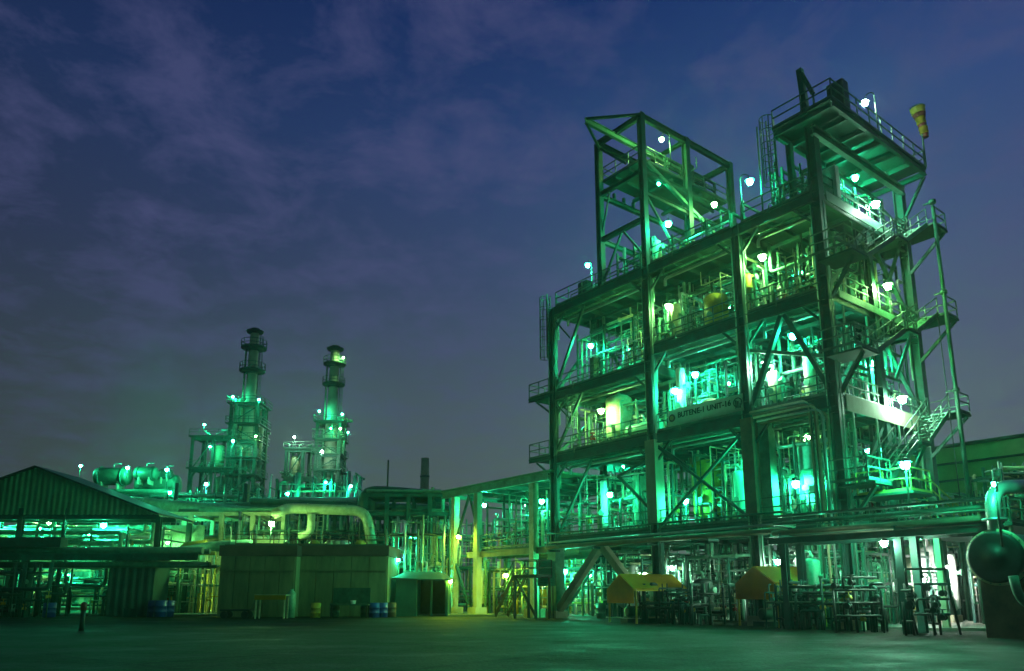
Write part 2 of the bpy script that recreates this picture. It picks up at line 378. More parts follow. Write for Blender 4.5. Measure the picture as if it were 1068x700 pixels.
# ================================================================== SETTING
def ground_mat():
    m = bpy.data.materials.new('yard_asphalt'); m.use_nodes = True; nt = m.node_tree; N = nt.nodes; L = nt.links; bs = N['Principled BSDF']
    tc = N.new('ShaderNodeTexCoord'); mp = N.new('ShaderNodeMapping'); mp.inputs['Scale'].default_value = (.7, 1, 1); mp.inputs['Rotation'].default_value = (0, 0, .12)
    L.new(tc.outputs['Object'], mp.inputs[0])
    n1 = N.new('ShaderNodeTexNoise'); n1.inputs['Scale'].default_value = .35; n1.inputs['Detail'].default_value = 10; n1.inputs['Roughness'].default_value = .7
    n2 = N.new('ShaderNodeTexNoise'); n2.inputs['Scale'].default_value = 9; n2.inputs['Detail'].default_value = 8
    L.new(mp.outputs[0], n1.inputs['Vector']); L.new(tc.outputs['Object'], n2.inputs['Vector'])
    cr = N.new('ShaderNodeValToRGB'); e = cr.color_ramp.elements; e[0].position = .42; e[0].color = (.002, .005, .002, 1); e[1].position = .58; e[1].color = (.014, .032, .014, 1)
    L.new(n1.outputs['Fac'], cr.inputs[0])
    br = N.new('ShaderNodeTexBrick'); br.inputs['Scale'].default_value = 1; br.inputs['Brick Width'].default_value = 9; br.inputs['Row Height'].default_value = 6; br.inputs['Mortar Size'].default_value = .1
    br.inputs['Color1'].default_value = (1, 1, 1, 1); br.inputs['Color2'].default_value = (.55, .57, .55, 1); br.inputs['Mortar'].default_value = (.25, .25, .25, 1); br.offset = .0
    m2 = N.new('ShaderNodeMapping'); m2.inputs['Rotation'].default_value = (0, 0, 2.23); L.new(tc.outputs['Object'], m2.inputs[0]); L.new(m2.outputs[0], br.inputs['Vector'])
    mx = N.new('ShaderNodeMix'); mx.data_type = 'RGBA'; mx.blend_type = 'MULTIPLY'; mx.inputs['Factor'].default_value = .8
    vo = N.new('ShaderNodeTexVoronoi'); vo.feature = 'DISTANCE_TO_EDGE'; vo.inputs['Scale'].default_value = .28; nv = N.new('ShaderNodeMix'); nv.data_type = 'RGBA'; nv.blend_type = 'LINEAR_LIGHT'; nv.inputs['Factor'].default_value = .25; L.new(tc.outputs['Object'], nv.inputs['A']); L.new(n2.outputs['Color'], nv.inputs['B']); L.new(nv.outputs['Result'], vo.inputs['Vector'])
    cv = N.new('ShaderNodeMapRange'); cv.inputs['From Max'].default_value = .012; cv.inputs['To Min'].default_value = .3; L.new(vo.outputs['Distance'], cv.inputs[0])
    n3 = N.new('ShaderNodeTexNoise'); n3.inputs['Scale'].default_value = 3.2; n3.inputs['Detail'].default_value = 9; n3.inputs['Roughness'].default_value = .8; L.new(tc.outputs['Object'], n3.inputs['Vector']); c3 = N.new('ShaderNodeMapRange'); c3.inputs['From Min'].default_value = .35; c3.inputs['From Max'].default_value = .65; c3.inputs['To Min'].default_value = .2; c3.inputs['To Max'].default_value = 1.6; L.new(n3.outputs['Fac'], c3.inputs[0])
    ma = N.new('ShaderNodeMath'); ma.operation = 'MULTIPLY'; L.new(cv.outputs[0], ma.inputs[0]); L.new(c3.outputs[0], ma.inputs[1])
    mq = N.new('ShaderNodeMix'); mq.data_type = 'RGBA'; mq.blend_type = 'MULTIPLY'; mq.inputs['Factor'].default_value = 1; L.new(cr.outputs[0], mq.inputs['A']); L.new(ma.outputs[0], mq.inputs['B'])
    L.new(mq.outputs['Result'], mx.inputs['A']); L.new(br.outputs['Color'], mx.inputs['B']); L.new(mx.outputs['Result'], bs.inputs['Base Color'])
    mr = N.new('ShaderNodeMapRange'); mr.inputs['From Min'].default_value = .35; mr.inputs['From Max'].default_value = .65; mr.inputs['To Min'].default_value = .62; mr.inputs['To Max'].default_value = .98
    L.new(n1.outputs['Fac'], mr.inputs[0]); L.new(mr.outputs[0], bs.inputs['Roughness'])
    bs.inputs['Specular IOR Level'].default_value = .22
    bp = N.new('ShaderNodeBump'); bp.inputs['Strength'].default_value = .9; bp.inputs['Distance'].default_value = .06; L.new(n2.outputs['Fac'], bp.inputs['Height']); L.new(bp.outputs[0], bs.inputs['Normal'])
    return m
GM = ground_mat()
structure(MB().quad((-900, -60, 0), (900, -60, 0), (900, 1500, 0), (-900, 1500, 0)).build('ground', GM))
# raised concrete area under the plant with kerb
pad = MB(); P0 = [(-42, 58.5), (6, 57.2), (9.5, 50), (16, 39.5), (19, 34.5), (60, 31.5)]
back = [(120, 200), (-120, 200)]
top = [V((-90, 59.5, .12))] + [V((x, y, .12)) for x, y in P0] + [V((x, y, .12)) for x, y in back]
pad.quad(*top)
for q0, q1 in zip(top[:-2], top[1:-1]): pad.quad(V((q0.x, q0.y, -.05)), V((q1.x, q1.y, -.05)), q1, q0)
M['pad'] = mat('plant_concrete', (.20, .21, .17), (.09, .10, .08), rough=.75, scale=.5)
structure(pad.build('pavement', 'pad'))

# ================================================================== MAIN STRUCTURE
S = thing('process_structure', 'tall open green steel process structure of five decks with stairs on its right face', 'structure', W(0, 0, 0))
CA = [0, 5.0, 11.9, 21.2]; CB = [0, 9.85]; D2, D3, D4, D4L, D5 = 5.5, 11.45, 17.1, 16.1, 22.6
def column(a, b, z0, z1, w=.62, m='steel', lab=None):
    mb = MB(); mb.ibeam(W(a, b, z0), W(a, b, z1), w, w, .05, side=BX)
    for z in (D2, D3, D4, D5):
        if z0 < z < z1:
            mb.box(W(a, b, z - 1.0), w * 1.02, w * 1.02, .05); mb.box(W(a, b, z + .6), w * 1.02, w * 1.02, .04)
    return mb.build('column', m, S, lab)
for b in CB:
    for a, zt in zip(CA, (26.3, D5, D5 - .1, D5)):
        column(a, b, 0, zt, .52 if a in (0, 11.9) else .46)
for b in CB: column(11.9, b, D5 - .09, 33.8, .4)
for a in CA: column(a, 4.9, 0, D5 - 1, .4)
for (a, b, zt) in ((16.0, 0, 33.6), (16.0, 9.85, 33.6), (11.9, 4.7, 33.8)):
    column(a, b, D5, zt, .42)
# concrete fireproofing wraps on the lower storeys of the middle columns
for (a, b, z0, z1, m, w) in ((11.9, 0, D2 + .3, D3 - .5, 'conc', .66), (5.0, 0, D2 + .3, D3 - .4, 'brown', .6), (4.3, .45, D2, D3 - .4, 'steel2', .5), (21.2, 0, .1, D2 - .5, 'steel2', .7), (0, 0, .1, 4.2, 'yellow', .0)):
    if w: MB().box(W(a, b, (z0 + z1) / 2), w + .12, w + .12, z1 - z0).build('fireproofing', m, S)
for a in CA:
    for b in CB: MB().box(W(a, b, .25), 1.1, 1.1, .5).build('footing', 'conc', S)

def beam(p, q, w=.3, h=.5, m='steel', name='beam', lab=None): return MB().ibeam(p, q, w, h, .035).build(name, m, S, lab)
def brace(p, q, w=.2, m='steel'): return MB().bar(p, q, w, w).build('brace', m, S)
def deck(a0, a1, b0, b1, z, sp=1.7, jh=.32, name='floor_deck'):
    MB().box(W((a0 + a1) / 2, (b0 + b1) / 2, z - .04), a1 - a0, b1 - b0, .08).build(name, 'deck', S)
    n = max(2, round((a1 - a0) / sp))
    jm = MB()
    for i in range(1, n):
        a = a0 + (a1 - a0) * i / n; jm.ibeam(W(a, b0 + .02, z - .1 - jh / 2), W(a, b1 - .02, z - .1 - jh / 2), .16, jh, .03)
    for b in (b0 + (b1 - b0) * .33, b0 + (b1 - b0) * .67): jm.bar(W(a0, b, z - .1 - jh - .12), W(a1, b, z - .1 - jh - .12), .2, .22)
    jm.build('floor_joists', 'steel', S)
def edge(a0, a1, b0, b1, z, h=.58, m='steel'):
    for (p, q) in (((a0, b0), (a1, b0)), ((a0, b1), (a1, b1)), ((a0, b0), (a0, b1)), ((a1, b0), (a1, b1))):
        beam(W(*p, z - .1 - h / 2), W(*q, z - .1 - h / 2), .22, h, m, 'edge_beam')
bays = [(0, 5.0), (5.0, 11.9), (11.9, 21.2)]
for z in (D2, D3, D4, D5):
    for i, (a0, a1) in enumerate(bays):
        zz = D4L if (z == D4 and i == 2) else z
        deck(a0 + .03, a1 - .03, -.1, 9.95, zz)
        edge(a0, a1, -.08, 9.93, zz)
for z in (D3, D4, D5):
    for i, (a0, a1) in enumerate(bays):
        zz = D4L if (z == D4 and i == 2) else z
        for k, (b, dz, rr) in enumerate(((.35, -.85, .06), (.7, -1.0, .1), (-.28, -.75, .05), (-.24, .25, .04))):
            MB().tube([W(a0 + .2, b, zz + dz - 1.2 * (k == 1)), W(a0 + .2, b, zz + dz), W(a1 - .2 - k * .7, b, zz + dz), W(a1 - .2 - k * .7, b, zz + dz - (1.6 if k == 0 else .5))], rr, 6).build('conduit', ['mint', 'silver', 'dpipe', 'rail'][k], S)
        for a, s_ in ((a0, 1), (a1, -1)):
            MB().bar(W(a + s_ * .2, 0, zz - 1.9), W(a + s_ * 1.4, 0, zz - .6), .13).build('knee_brace', 'steel', S)
for a in CA:
    for k in (-.34, .36): MB().tube([W(a + k, -.12, .2), W(a + k, -.12, D5 - .8)], .045, 5).build('conduit', 'rail' if k < 0 else 'mint', S)
for k, (b, z, rr, m) in enumerate(((-.45, 4.75, .11, 'dpipe'), (-.75, 4.8, .14, 'brown'), (-.3, 5.15, .07, 'silver'), (-.5, 5.75, .06, 'dpipe'))):
    MB().tube([W(3.2, .5, z), W(3.2, b, z), W(21.3 + k * .15, b, z), W(21.3 + k * .15, 1.0, z)], rr, 8).build('front_pipe', m, S)
for a in (3.6, 7.5, 11.9, 16.5, 20.8): MB().box(W(a, -.5, 4.55), .12, 1.0, .14).build('pipe_bracket', 'steel', S)
# pale fascia plates, right face of deck three, five and four
for z, m, b0, b1, h in ((D3, 'conc', .6, 9.4, .85), (D4, 'steel2', .9, 9.3, .4), (D5, 'steel2', .5, 9.2, .55)):
    MB().box(W(-.22, (b0 + b1) / 2, z - h / 2), .06, b1 - b0, h).build('fascia_plate', m, S)
# railings: front and right face
for z in (D3, D4, D5):
    for i, (a0, a1) in enumerate(bays):
        zz = D4L if (z == D4 and i == 2) else z
        railing(S, [W(a0 + .4, -.05, zz), W(a1 - .4, -.05, zz)])
    railing(S, [W(-.05, .4, z), W(-.05, 9.5, z)])
    railing(S, [W(21.2, .4, D4L if z == D4 else z), W(21.2, 9.5, D4L if z == D4 else z)])
railing(S, [W(5.4, -.05, D2), W(11.5, -.05, D2)]); railing(S, [W(12.3, -.05, D2), W(20.8, -.05, D2)]); railing(S, [W(0.4, -.05, D2), W(4.6, -.05, D2)])
railing(S, [W(12.2, 9.9, D5), W(21, 9.9, D5)])
# left overhanging platforms
for z in (D3, D4L):
    MB().box(W(22.6, 1.4, z - .07), 2.6, 3.2, .12).build('side_platform', 'deck', S)
    for b in (-.15, 2.95): beam(W(21.4, b, z - .25), W(23.9, b, z - .2), .12, .22)
    railing(S, [W(21.6, -.15, z), W(23.85, -.15, z), W(23.85, 2.95, z), W(21.6, 2.95, z)])
    for b in (0, 2.9): brace(W(21.3, b, z - 1.7), W(23.2, b, z - .35), .12)
# braces, front face
for (p, q, w, m) in (
        ((21.0, 0, D3 + .1), (18.2, 0, D4L - .7), .18, 'steel'), ((21.0, 0, D4L + .1), (17.8, 0, D5 - .8), .18, 'steel'),
        ((21.0, 0, D4L - .9), (19.2, 0, D4L - 2.6), .1, 'steel'), ((21.0, 0, D5 - 1), (19.3, 0, D5 - 2.9), .1, 'steel'),
        ((21.0, -.1, .4), (16.6, -.1, D2 - .7), .46, 'conc'), ((12.3, -.1, .4), (16.6, -.1, D2 - .7), .46, 'conc'),
        ((20.9, 0, D2 + .2), (17.4, 0, D3 - .9), .16, 'steel'), ((12.2, 0, D3 - 1.6), (15.0, 0, D2 + 3.6), .16, 'steel'), ((12.2, 0, D2 + 1.1), (15.0, 0, D2 + 3.6), .16, 'steel'),
        ((11.5, 0, D2 + .2), (5.4, 0, D3 - 1), .15, 'steel'), ((11.5, 0, D3 - 1), (5.4, 0, D2 + .2), .15, 'steel'),
        ((4.7, 0, D3 + .3), (2.6, 0, D4 - .8), .26, 'steel'), ((4.7, 0, D4 - 2.2), (.4, 0, D4 - 3.6), .18, 'steel2'),
        ((.3, 0, D3 + .4), (2.4, 0, D4 - .8), .22, 'steel'), ((11.5, 0, D3 - .9), (9.2, 0, D2 + 3.4), .12, 'steel')):
    brace(W(*p), W(*q), w, m)
for (a, z0, z1) in ((0, D2, D3), (0, D3, D4), (0, D4, D5), (21.2, D3, D4L), (21.2, D4L, D5), (21.2, 0, D2)):
    brace(W(a, 9.6, z0 + .2), W(a, 5.0, z1 - .8), .2); brace(W(a, .4, z0 + .2), W(a, 4.8, z1 - .8), .2)
for z in (D3, D4, D5):   # braces of the rear row
    for a0, a1 in bays: brace(W(a0 + .3, 9.85, z - 5), W(a1 - .3, 9.85, z - .9), .18)
# upper left frame above deck five
Z1, Z2, Z3, Z4, ZT = 26.0, 27.9, 29.5, 30.55, 33.6
for z in (ZT, Z3, Z1):
    for (p, q) in (((11.9, .0), (16, .0)), ((16, 0), (16, 9.85)), ((11.9, 0), (11.9, 9.85)), ((11.9, 9.85), (16, 9.85))):
        if z == Z1 and p == (11.9, 0) and q == (11.9, 9.85): z_ = Z2
        else: z_ = z
        beam(W(*p, z_), W(*q, z_), .26, .42 if z == ZT else .34)
beam(W(11.9, 4.7, ZT), W(16, 4.7, ZT), .22, .3)
deck(12.1, 15.8, .2, 9.6, Z4, 1.2, .25, 'upper_deck')
railing(S, [W(12.1, .2, Z4), W(15.8, .2, Z4), W(15.8, 9.6, Z4)]); railing(S, [W(12.1, .2, Z4), W(12.1, 9.6, Z4)])
beam(W(14.2, -3.0, ZT - .35), W(14.2, 9.8, ZT - .35), .24, .42, 'steel2', 'hoist_beam')
brace(W(14.2, -2.9, ZT - .2), W(11.9, 0, ZT + .1), .16); brace(W(14.2, -2.9, ZT - .5), W(15.9, 0, ZT - .4), .16)
brace(W(16, 0, ZT - .3), W(13.4, 0, Z4 + .2), .16)
brace(W(14.0, 0, Z1 - .2), W(15.8, 0, D5 + .3), .13); brace(W(13.8, 0, Z1 - .2), W(12.2, 0, D5 + 1), .13); brace(W(15.0, 0, Z3 - .2), W(15.9, 0, Z1 + .3), .1)
for k in range(5): brace(W(16, .5 + k * 1.0, Z3 + .15), W(16, .5 + k * 1.0, Z4 - .4), .18)
brace(W(11.9, .4, Z4 - .3), W(11.9, 9.5, Z2 - 1.5), .24, 'steel2'); brace(W(16, 9.6, Z3), W(16, 4.8, Z1), .16); brace(W(11.9, .3, Z2 - .2), W(11.9, 4.5, D5 + .4), .14)
brace(W(16, .3, Z1), W(16, 4.8, Z3), .16)
# top right platform on the corner columns
PZ = 26.75
MB().box(W(.0, 4.45, PZ - .05), 3.5, 10.7, .1).build('top_platform', 'deck', S)
for a in (-1.68, 1.65): beam(W(a, -.85, PZ - .33), W(a, 9.75, PZ - .33), .2, .42, 'steel', 'edge_beam')
for b in (-.85, .8, 2.6, 4.4, 6.2, 8.0, 9.75): beam(W(-1.6, b, PZ - .4), W(1.6, b, PZ - .4), .18, .34, 'steel', 'platform_joist')
beam(W(-.3, -.4, PZ - .95), W(-.3, 9.8, PZ - .95), .3, .5, 'steel2')
railing(S, [W(1.7, -.85, PZ), W(-1.7, -.85, PZ), W(-1.7, 9.75, PZ), W(1.7, 9.75, PZ)])
brace(W(-.3, 9.8, PZ - 2.6), W(-1.6, 9.7, PZ - .6), .15); brace(W(0, 9.9, PZ - 3.4), W(1.2, 8, PZ - .8), .12)
MB().box(W(1.2, 9.85, PZ - 3.5), 2.2, .15, .15).build('beam', 'steel', S)
column(1.5, .3, D5, PZ - .6, .3); column(1.5, 9.6, D5, PZ - .6, .3)
# lifting davit on the top platform
Pd0, Pd1, Pd2 = onb(841, 120, -.6), onb(834, 73, -.6), onb(848, 98, -.6); Pd0.z = PZ
dv = thing('lifting_davit', 'leaning green lifting davit rising above the highest platform', 'davit', Pd0)
MB().bar(Pd0, Pd1, .3, .3).build('post', 'steel', dv)
MB().bar(Pd1, Pd2, .14, .2).build('strut', 'steel', dv); MB().bar(Pd2, V((Pd2.x, Pd2.y, PZ)), .08).build('prop', 'steel', dv)
MB().tube([Pd0, Pd0 + V((0, 0, .25))], .3, 10).build('base_plate', 'steel', dv)
# caged ladders
caged_ladder(S, W(2.1, -.45, D5), PZ + 1.0, -BX, cage_from=1.0)
caged_ladder(S, W(21.55, -.1, D4L + 2.6), D5 + 1.15, AX * 1 - BX * .3, cage_from=.1)
caged_ladder(S, W(19.4, .4, D3), D4L, -BX, cage_from=1.6)
caged_ladder(S, W(20.4, 3.4, D4L), D5, -BX, cage_from=None, name='ladder')
# stair tower on the right face
for z0, z1, lo in ((D4, D5, 1.1), (D3, D4, 1.7), (D2, D3, 1.2)):
    zl = z0 + lo; zm = zl + (z1 - zl) * .52
    MB().box(W(-1.15, -.2, zl - .05), 1.8, 1.6, .1).build('stair_landing', 'deck', S)
    MB().box(W(-1.15, 4.8, zm - .05), 1.8, 1.1, .12).build('stair_landing', 'deck', S)
    MB().box(W(-1.15, 9.5, z1 - .05), 2.2, 1.8, .12).build('stair_landing', 'deck', S)
    railing(S, [W(-.25, -1.6, zl), W(-2.05, -1.6, zl), W(-2.05, .55, zl)]); railing(S, [W(-2.2, 8.65, z1), W(-2.2, 10.35, z1), W(-.1, 10.35, z1)])
    railing(S, [W(-2.0, 4.3, zm), W(-2.0, 5.3, zm)])
    stair(S, W(-1.3, .6, zl), W(-1.3, 4.3, zm), AX, 1.1); stair(S, W(-1.3, 5.3, zm), W(-1.3, 8.65, z1), AX, 1.1, m='steel2')
    brace(W(-.2, 9.7, z1 - 2.2), W(-2.1, 10.2, z1 - .15), .17); brace(W(-.1, .2, zl - 1.8), W(-1.9, -.6, zl - .15), .16)
    brace(W(-.1, 6.6, zm - 1.8), W(-1.9, 4.8, zm - .15), .15)
# yellow railed lower stair on the right face
MB().box(W(-1.7, 1.4, 6.2), 2.8, 2.2, .12).build('stair_landing', 'deck', S)
railing(S, [W(-3.0, .35, 6.25), W(-3.0, 2.4, 6.25)], m='yrail'); railing(S, [W(-.5, .35, 6.25), W(-3.0, .35, 6.25)], m='yrail')
stair(S, W(-2.2, 2.5, 6.2), W(-2.2, 6.6, 4.7), AX, 1.1, m='steel2', mr='yrail')
MB().box(W(-3.2, 7, 4.6), 6.2, 10, .14).build('lower_platform', 'deck', S)
railing(S, [W(-6.2, 2.2, 4.7), W(-6.2, 12, 4.7)]); railing(S, [W(-.3, 2.2, 4.7), W(-6.2, 2.2, 4.7)])
for a in (-6, -3): 
    for b in (2.4, 11.6): MB().bar(W(a, b, 0), W(a, b, 4.55), .26).build('column', 'conc' if b < 3 else 'steel', S)
for z in (D3, D4): 
    for k in range(4): MB().bar(W(-.3, 1 + k * 2.4, z - .9), W(-.3, 1 + k * 2.4, z - 3.6), .09).build('hanger', 'steel2', S)

# mast, lightning rods, windsock
mt_ = ona(973, 216, -2.45); mp_ = V((mt_.x, mt_.y, 0)); t = thing('mast', 'slender green mast standing clear at the right of the stair landings', 'mast', mp_)
MB().tube([mp_, mt_], .13, 8, r1=.1).build('pole', 'dpipe', t)
for z in (D3, D4, D5):
    q = mp_ + V((0, 0, z + 1.0)); MB().bar(q, q + AX * .5, .08).build('bracket', 'dpipe', t)
    MB().lathe(q - V((0, 0, .1)), (0, 0, 1), [(0, .19), (.2, .19)], 10).build('collar', 'dpipe', t)
q = mp_ + AX * .45; MB().tube([q + V((0, 0, 4.7)), q + V((0, 0, D4))], .03, 5).build('cable', 'dark', t)
for (u, v0, v1, lab) in ((794, 130, 196, 'tall thin lightning rod above the fifth deck railing'), (811, 145, 192, 'shorter thin lightning rod beside the caged ladder')):
    P = onb(u, v1, 1.0); Q = onb(u, v0, 1.0); P0_ = V((P.x, P.y, D5)); solo(MB().tube([P0_, V((P.x, P.y, Q.z))], .05, 6), 'lightning_rod', 'rail', lab, 'rod', P0_)
wp = W(-1.75, 9.8, PZ); t = thing('windsock', 'limp red and white windsock on a pole at the platform corner', 'windsock', wp)
MB().tube([wp, wp + V((0, 0, 3.9))], .05, 6).build('pole', 'rail', t)
wt = wp + V((0, 0, 3.9)); MB().ring(wt + V((-.1, 0, .1)), .42, .03, 14).build('hoop', 'rail', t)
def sock(z0, z1, r0, r1, m):
    mb = MB(); pr = [(0, r0 * .98), (.02, r0)] + [((z0 - z1) * k / 4, r0 + (r1 - r0) * k / 4 + (.03 if k % 2 else -.02)) for k in (1, 2, 3)] + [(z0 - z1, r1)]
    mb.lathe(wt + V((-.1 + (.1 - z0) * .15, 0, z0)), (.15, .05, -1), pr, 12); mb.build('sock_band', m, t)
sock(.1, -.3, .42, .36, 'yellow'); sock(-.3, -.55, .36, .30, 'red'); sock(-.55, -1.0, .27, .24, 'tarpg'); sock(-1.0, -1.2, .23, .2, 'red'); sock(-1.2, -1.65, .24, .22, 'tarpg'); sock(-1.65, -1.9, .2, .16, 'red')

# ------------------------------------------------------------------ sign banner
def text_mesh(txt, size):
    cu = bpy.data.curves.new('t', 'FONT'); cu.body = txt; cu.size = size; cu.extrude = .006; cu.align_x = 'CENTER'; cu.align_y = 'CENTER'; cu.offset = .012
    o = bpy.data.objects.new('t', cu); COL.objects.link(o); dg = bpy.context.evaluated_depsgraph_get(); dg.update()
    me = bpy.data.meshes.new_from_object(o.evaluated_get(dg)); bpy.data.objects.remove(o); return me
sp = W(7.75, -.32, D3 + .55); t = thing('name_banner', 'long white banner reading BUTENE-1 UNIT-16 tied to third deck railing', 'banner', sp)
MB().box(sp, 5.3, .04, .95).build('banner_panel', 'sign', t)
def put_text(st, size, a, z, m='ink'):
    # one mesh per character, spaced by the width of the text before it
    def width(q):
        me = text_mesh(q, size); xs = [v.co.x for v in me.vertices]; return (max(xs) - min(xs)) if xs else 0
    tot = width(st)
    for i, ch in enumerate(st):
        if ch == ' ': continue
        me = text_mesh(ch, size); wc = width(ch); x = -tot / 2 + width(st[:i + 1]) - wc / 2
        zc = 0
        me.materials.clear(); me.materials.append(M[m]); o = bpy.data.objects.new('letter', me); COL.objects.link(o); o.parent = t
        xv = -AX; zv = V((0, 0, 1)); n = xv.cross(zv); mx = Matrix((xv, zv, n)).transposed().to_4x4()
        o.matrix_local = Matrix.Translation(AX * (a - x) - BX * .035 + V((0, 0, z))) @ mx
put_text('BUTENE-1 UNIT-16', .45, .0, .08)
bd = MB().lathe(sp + AX * 2.32 - BX * .03, -BX, [(0, .24), (.02, .24)], 18).build('emblem', 'rust', t); MB().lathe(sp + AX * 2.32 - BX * .055, -BX, [(0, .14), (.02, .14)], 12).build('emblem_centre', 'yellow', bd)
mk = MB()
for k, (dx, hh) in enumerate(((0, .4), (.13, .28), (-.13, .46))): mk.box(sp - AX * (2.34 + dx) - BX * .035 + V((0, 0, (hh - .6) / 2)), .1, .02, hh)
mk.ring(sp - AX * 2.32 - BX * .035 + V((0, 0, .02)), .26, .03, 16, -BX); mk.build('emblem', 'ink', t)

# ------------------------------------------------------------------ equipment on decks
bn = ['right hand bay', 'middle bay', 'left hand bay']
lv = [(D2, D3 - .9, 'second'), (D3, D4 - .9, 'third'), (D4, D5 - .9, 'fourth'), (0.12, D2 - .9, 'ground')]
sd = 11
for z0, z1, nm in lv:
    for i, (a0, a1) in enumerate(bays):
        zz0, zz1 = z0, z1
        if nm == 'fourth' and i == 2: zz0 = D4L
        if nm == 'third' and i == 2: zz1 = D4L - .9
        dens = {'second': 92, 'third': 78, 'fourth': 66, 'ground': 84}[nm]
        n = int(dens * (a1 - a0) / 7); n = n if i < 2 else int(n * .55)
        for fb, (b0, b1) in (('front', (1.9, 4.8)), ('rear', (5.2, 9.4))):
            pipework('green and silver process pipes with valves, %s floor, %s, %s half' % (nm, bn[i], fb), a0 + .4, a1 - .4, b0, b1, zz0, zz1, max(int(n * (1.25 if fb == 'front' else 1)), 24), sd, rmin=.025, rmax=.12); sd += 1
pipework('pipes and valves on the open roof deck behind its front railing', 5.4, 10.8, 1.2, 8, D5, D5 + 2.6, 26, 70)
pipework('short pipes under the upper left hoist frame on the fifth deck', 12.4, 15.6, 1, 9, D5, Z1 - .3, 34, 71)
pipework('small pipes on the highest deck of the hoist frame', 12.6, 15.4, 3, 9, Z4, Z4 + 1.9, 20, 72)
pipework('dark pipes behind the caged ladder below the top platform', 1.7, 3.0, .6, 7, D5, PZ - .9, 36, 73, mats=['dark', 'dpipe', 'steel'])
pipework('pipes and risers on the fifth deck under the top right platform', .6, 2, 3, 9, D5, PZ - .9, 16, 74)
# vessels: (label, a, b, z, r, h, material)
for L_, a, b, z, r, h, m in (
        ('fat cream vessel on third deck near the left corner column', 17.2, 2.6, D3, .95, 4.0, 'cream'),
        ('slim pale vessel on the third deck left bay rear', 14.0, 5.0, D3, .6, 3.8, 'mint'),
        ('yellow domed vessel on fourth deck in the middle bay', 8.3, 2.2, D4, .75, 2.9, 'yellow'),
        ('small orange yellow vessel hung high beside the third column', 5.6, 1.6, D4 + 1.4, .42, 1.7, 'yellow'),
        ('cream vertical tank on the fourth deck beside the second column', 10.9, 1.5, D4, .32, 2.9, 'cream'),
        ('tall narrow white column on third deck behind the banner', 10.7, 1.4, D3, .28, 4.2, 'white'),
        ('small yellow vessel on the third deck directly above the banner', 8.5, 1.2, D3, .5, 1.7, 'cream'),
        ('cream cylinder on the third deck right of the third column', 4.2, 1.4, D3, .33, 2.4, 'cream'),
        ('yellowish narrow column on third deck in right bay', 2.5, 2.2, D3, .3, 3.2, 'cream'),
        ('big yellow green vessel on second deck right of second column', 10.4, 3.2, D2, .95, 4.4, 'yellow'),
        ('pale teal column on second deck in the middle bay', 6.9, 1.5, D2, .35, 3.1, 'plate'),
        ('white tall vessel on second deck in the right bay', 3.2, 2.6, D2, .55, 4.2, 'white'),
        ('mint vessel on second deck in the left bay', 15.6, 3.0, D2, .7, 4.2, 'mint'),
        ('slim white vessel on second deck in the left bay', 18.4, 2.2, D2, .35, 4.0, 'white'),
        ('cream vessel standing on the roof deck under hoist frame', 12.6, 1.8, D5, .4, 2.6, 'cream'),
        ('yellow vessel on roof deck beside the hoist frame', 10.2, 2.4, D5, .7, 1.7, 'yellow'),
        ('dark green vessel on roof deck below hoist frame rear', 13.8, 6.8, Z4, .6, 1.9, 'mint'),
        ('white cabinet sized vessel on fifth deck at right face', 1.2, 2.4, D5, .5, 1.8, 'white'),
        ('mint vessel inside the right face at third deck', 1.4, 6.2, D3, .7, 3.8, 'mint'),
        ('mint vessel inside the right face at fourth deck', 1.6, 6.6, D4, .6, 3.4, 'mint'),
        ('green lit tank at ground level behind left chevron brace', 14.6, 3.4, .12, .9, 3.6, 'mint'),
        ('white tank at ground level between the two chevron braces', 17.6, 3.0, .12, .55, 3.4, 'white'),
        ('white slim tank at ground level behind the chevron brace', 16.3, 2.6, .12, .32, 3.4, 'white'),
        ('cream tank at ground level behind the yellow tent', 8.8, 5.4, .12, .8, 3.4, 'cream'),
        ('green lit upright tank with flat side arm at foot of corner column', 2.6, 1.0, .12, .42, 3.3, 'mint')):
    vessel_v(L_, W(a, b, z), r, h, m)
for L_, a, b, z, r, l, m in (
        ('horizontal green exchanger on fourth deck in the left bay', 15.5, 3.2, D4L, .55, 3.6, 'mint'),
        ('horizontal pale exchanger on third deck in left bay', 14.6, 2.2, D3, .45, 2.6, 'mint'),
        ('horizontal silver exchanger on second deck in middle bay', 8.2, 4.4, D2, .5, 3.6, 'silver'),
        ('horizontal white exchanger on second deck in right bay', 2.6, 4.8, D2 + 1.6, .4, 2.6, 'white'),
        ('horizontal dark drum on the roof deck near railing', 19.2, 3.0, D5, .5, 1.8, 'dpipe'),
        ('horizontal green drum on the fourth deck of right bay', 2.6, 4.6, D4, .5, 2.6, 'mint')):
    vessel_h(L_, W(a, b, z), AX, r, l, m)
for L_, a, b, z, w, d, h, m in (('dark cabinet at left end of roof deck', 18.6, .9, D5, .9, .6, 1.3, 'dark'), ('tall dark cabinet on the top platform near its corner', -1.1, 1.1, PZ, .9, .6, 1.9, 'dark'),
                             ('narrow cabinet on the fourth deck front railing', 17.6, .6, D4L, .4, .4, 1.7, 'dpipe'), ('white panel on fifth deck by right face railing', .5, 1.9, D5, 1.5, .4, 1.9, 'white'),
                             ('small grey junction box cabinet on hoist deck', 12.5, 5.6, Z4, .8, .4, 1.5, 'dpipe')):
    cabinet(L_, W(a, b, z), w, d, h, m)
